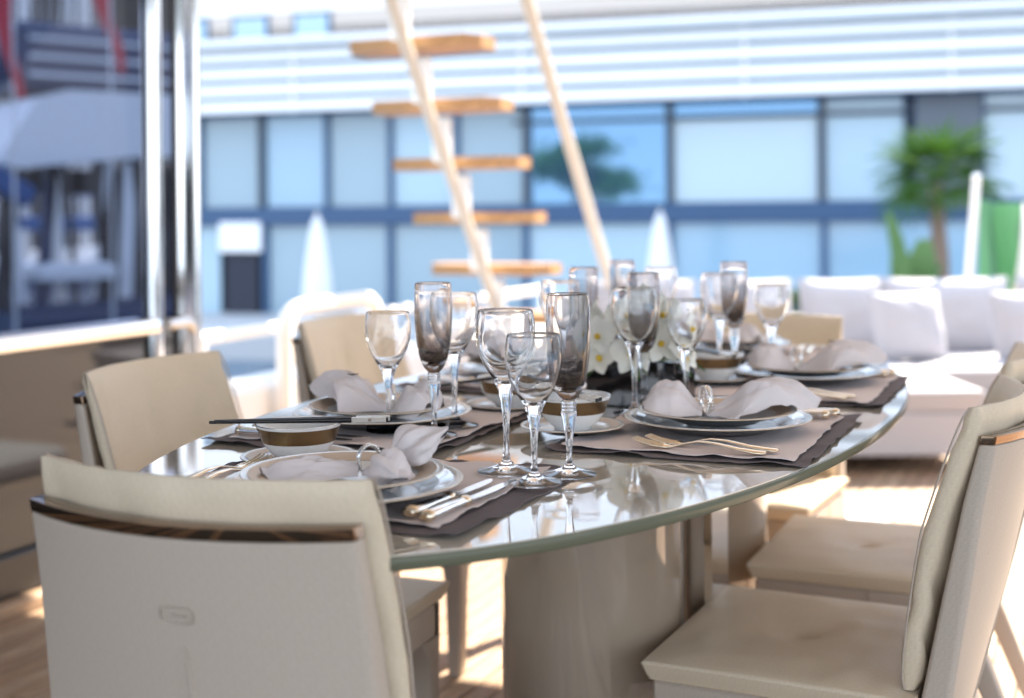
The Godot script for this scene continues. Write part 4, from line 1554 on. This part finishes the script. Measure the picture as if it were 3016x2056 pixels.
# craft and buildings to the right of the deck, seen in the dark glass of the left-hand wall
func build_harbour() -> void:
	# a pier with a pine on the left, out of the frame, mirrored in the dark upper windows
	var pier := Geo.new()
	pier.box(Vector3(-17, -1.5, -2), Vector3(12, 0.9, 30), 0.05)
	tag(put(pier, "pier", M["quay stone"]), "", "", "", "structure")
	for e in [[-12.6, -1.0, 5.2, "leaning umbrella pine on the pier to the left, mirrored in the dark windows"], [-15.5, 2.5, 4.2, "smaller pine behind the leaning one on the left-hand pier"]]:
		var pine := thing("pine_tree", e[3], "tree", Transform3D(Basis.IDENTITY, Vector3(e[0], -1.05, e[1])), "pines on the left-hand pier")
		var gp := Geo.new()
		gp.tube([Vector3(0, 0, 0), Vector3(0.25, 1.6, 0), Vector3(0.15, 3.0, 0.1), Vector3(-0.3, float(e[2]), 0)], [0.22, 0.17, 0.13, 0.05], 10)
		for k in 5:
			var a := k * 1.3
			gp.tube([Vector3(0.15, 2.6 + 0.3 * k, 0), Vector3(cos(a) * 1.1, 3.3 + 0.35 * k, sin(a) * 1.1)], [0.07, 0.03], 7)
		put(gp, "trunk", M["palm bark"], pine)
		gp = Geo.new()
		for k in 1500:
			var c := Vector3(cos(k % 7 * 0.9) * 1.35, 3.4 + (k % 7) * 0.28, sin(k % 7 * 0.9) * 1.35)
			var d := Vector3(rng.randfn(), rng.randfn() * 0.5, rng.randfn()) * 0.52
			var u := Vector3(rng.randfn(), rng.randfn(), rng.randfn()).normalized() * 0.10
			var w := u.cross(Vector3(rng.randfn(), rng.randfn(), rng.randfn())).normalized() * 0.16
			gp.face([c + d - u, c + d + w, c + d + u, c + d - w], Vector3.UP)
		put(gp, "crown", M["palm frond"], pine)
	var my := thing("motor_yacht", "white motor yacht moored to the right, mirrored in the glass wall", "yacht", Transform3D(Basis.IDENTITY, Vector3(19.0, -1.6, -11.3)))
	var g := Geo.new()
	var rows := []
	for k in 15:  # hull sections, stern at the near end
		var f := k / 14.0
		var w := 2.4 * (1.0 - pow(f, 3.0) * 0.97)
		var row := PackedVector3Array()
		for e in [[-1.0, 1.0], [-0.95, 0.55], [-0.75, 0.1], [-0.3, -0.12], [0.3, -0.12], [0.75, 0.1], [0.95, 0.55], [1.0, 1.0], [0.0, 1.03]]:
			row.append(Vector3(2.2 + w * float(e[0]), (1.1 + 0.9 * f * f) * float(e[1]), -(0.4 + 15.0 * f + 1.3 * f * float(e[1]))))
		rows.append(row)
	g.surf(rows, true)
	g.face(Array(rows[0]), Vector3.BACK)
	put(g, "hull", M["hull navy"], my)
	# overhang of the upper deck, side view y up, drawn out across x
	g = Geo.new()
	g.xf = Transform3D(Basis(Vector3(0, 0, -1), Vector3(1, 0, 0), Vector3(0, -1, 0)), Vector3.ZERO)
	var side := PackedVector2Array()
	for e in [[0.1, 3.78], [0.5, 3.68], [3.0, 3.95], [9.0, 4.1], [9.0, 5.3], [1.5, 5.22], [0.9, 5.05], [0.6, 4.6]]:
		side.append(Vector2(e[0], -e[1]))
	g.prism(side, 0.2, 4.4)
	put(g, "overhang", M["gel coat"], my)
	g = Geo.new()
	g.box(Vector3(2.6, 3.45, -5.2), Vector3(3.2, 0.5, 8.4), 0.05)
	put(g, "soffit", M["hull black"], my)
	g = Geo.new()
	g.box(Vector3(2.9, 2.3, -6.6), Vector3(3.0, 2.4, 5.4), 0.1)
	put(g, "saloon", M["black glass"], my)
	g = Geo.new()
	g.box(Vector3(2.6, 5.95, -4.8), Vector3(3.0, 1.4, 8.0), 0.2)
	put(g, "upper_saloon", M["hull navy"], my)
	for k in 3:
		g = Geo.new()
		g.bar(Vector3(0.4, 5.5 + 0.35 * k, -0.8), Vector3(0.4, 5.55 + 0.35 * k, -9.0), 0.05, 0.07)
		put(g, "deck_rail", M["gel coat"], my)
	for e in [[-0.25, 0.40, "hull black"], [-0.72, 0.16, "gel coat"], [-1.02, 0.34, "hull navy"], [-1.42, 0.30, "cream paint"], [-1.72, 0.14, "hull black"], [-2.06, 0.10, "gel coat"], [-2.30, 0.22, "hull black"], [-2.75, 0.36, "gel coat"], [-3.3, 0.4, "hull black"]]:
		g = Geo.new()
		g.bar(Vector3(0.5, 1.0, e[0]), Vector3(0.5, 3.85, float(e[0]) + 0.34 * sin(float(e[0]) * 7.0)), 0.10, float(e[1]) * 0.8, 0.03)
		put(g, "contrast_post", M[e[2]], my)  # posts, with black and pale bars added for contrast in the mirror glass
	g = Geo.new()
	g.xf = Transform3D(Basis(Vector3.RIGHT, 0.0), Vector3(0.3, 1.55, -1.6))
	cushion(g, 0.3, 0.75, 0.0, 0.34, 0.12, 0.0, 3)
	put(g, "stern_locker", M["gel coat"], my)
	g = Geo.new()
	g.bar(Vector3(0.2, 3.7, 0.3), Vector3(0.2, 3.1, -0.75), 0.3, 0.42, 0.08)
	put(g, "furled_awning", M["sail cover"], my)
	var i := 0
	for e in [[28.0, -16.0, "hull navy", 15.0], [30.5, -18.2, "gel coat", 17.0], [33.0, -17.6, "hull black", 14.0], [35.5, -20.5, "gel coat", 16.0], [26.0, -5.0, "hull navy", 13.0], [38.5, -19.5, "hull navy", 15.5], [41.5, -23.0, "gel coat", 14.5]]:
		var sb := thing("sailboat", "%s sailboat with bare mast, %s along the right-hand moorings" % [{"hull navy": "navy", "gel coat": "white", "hull black": "black"}[e[2]], ["first", "second", "third", "fourth", "nearest", "sixth", "farthest"][i]], "sailboat", Transform3D(Basis(Vector3.UP, deg_to_rad(70.0 + 8.0 * i)), Vector3(e[0], -1.6, e[1])), "sailboats at the right-hand moorings")
		g = Geo.new()
		rows = []
		for k in 13:
			var f := k / 12.0
			var w := 1.5 * pow(sin(PI * clampf(0.14 + 0.86 * f, 0, 1)), 0.6) + 0.02
			var row := PackedVector3Array()
			for q in [[-1.0, 1.0], [-0.85, 0.4], [-0.4, -0.1], [0.4, -0.1], [0.85, 0.4], [1.0, 1.0], [0.0, 1.05]]:
				row.append(Vector3(w * float(q[0]), 1.15 * float(q[1]), -5.0 + 10.5 * f))
			rows.append(row)
		rows.reverse()
		g.surf(rows, true)
		g.face(Array(rows[12]), Vector3.FORWARD)
		put(g, "hull", M[e[2]], sb)
		g = Geo.new()
		g.box(Vector3(0, 1.4, -0.5), Vector3(1.7, 0.5, 4.2), 0.15)
		put(g, "cabin", M["gel coat"], sb)
		g = Geo.new()
		g.tube([Vector3(0, 1.2, 0.8), Vector3(0, e[3], 0.7)], [0.09, 0.06], 10)
		put(g, "mast", M["spar"], sb)
		g = Geo.new()
		g.tube([Vector3(0, 2.6, 0.7), Vector3(0, 2.55, -3.8)], [0.20, 0.12], 10)
		put(g, "boom_cover", M["sail cover"], sb)
		g = Geo.new()
		for x in [-1.3, 1.3]:
			g.tube([Vector3(x, 1.1, 0.6), Vector3(0, float(e[3]) - 0.5, 0.72)], [0.015], 5)
		g.tube([Vector3(0, 1.2, 5.2), Vector3(0, float(e[3]) - 0.2, 0.72)], [0.06], 6)
		put(g, "rigging", M["spar"], sb)
		i += 1
	i = 0
	for e in [[58.0, -14.0, 16.0, 12.0, "stone beige"], [60.0, -31.0, 15.0, 15.0, "stone beige"], [57.0, 3.0, 15.0, 10.0, "stone beige"], [66.0, -50.0, 18.0, 13.0, "stone beige"]]:
		var bl := thing("harbour_house", ["beige", "tall cream", "low cream", "remote beige"][i] + " harbour house with rows of windows across the water to the right", "house", Transform3D(Basis(Vector3.UP, deg_to_rad(-90.0)), Vector3(e[0], -1.2, e[1])), "harbour houses across the water")
		g = Geo.new()
		g.box(Vector3(0, float(e[3]) / 2, -4), Vector3(e[2], e[3], 8), 0.05)
		put(g, "wall", M[e[4]], bl)
		g = Geo.new()
		g.box(Vector3(0, float(e[3]) + 0.2, -4), Vector3(float(e[2]) + 0.6, 0.4, 8.6), 0.05)
		put(g, "roof", M["palm bark"], bl)
		g = Geo.new()
		g.box(Vector3.ZERO, Vector3(1.1, 1.7, 0.12), 0.02)
		var wm := g.mesh()
		for fl in int(float(e[3]) / 3.2):
			for k in 6:
				share(wm, "window", M["frame dark"], bl, Transform3D(Basis.IDENTITY, Vector3((k - 2.5) * float(e[2]) / 6.4, 1.8 + 3.1 * fl, 0.02)))
		i += 1
	g = Geo.new()
	g.box(Vector3(66, -1.55, -20), Vector3(20, 0.9, 120), 0.05)
	tag(put(g, "far_quay", M["quay stone"]), "", "", "", "structure")
	# red pennants on a line by the motor yacht
	for k in 2:
		var pn := thing("red_pennant", ["longer", "shorter"][k] + " red pennant hanging by the white motor yacht", "pennant", Transform3D(Basis.IDENTITY, Vector3(15.0, 2.9, -10.1 - 1.6 * k)), "red pennants by the motor yacht")
		g = Geo.new()
		rows = []
		for q in 12:
			var f := q / 11.0
			var w := 0.16 * (1.0 - 0.6 * f)
			var c := Vector3(0.06 * sin(f * 5.0), 2.2 - (2.1 - 0.5 * k) * f, 0.15 * sin(f * 4.0 + k))
			rows.append(PackedVector3Array([c - Vector3(0, 0, w), c + Vector3(0.03, 0, 0), c + Vector3(0, 0, w)]))
		g.surf(rows)
		put(g, "cloth", M["flag red"], pn)
		g = Geo.new()
		g.tube([Vector3(0, -4.1, 0.0), Vector3(0, 2.3, 0.0)], [0.025], 8)
		put(g, "staff", M["spar"], pn)
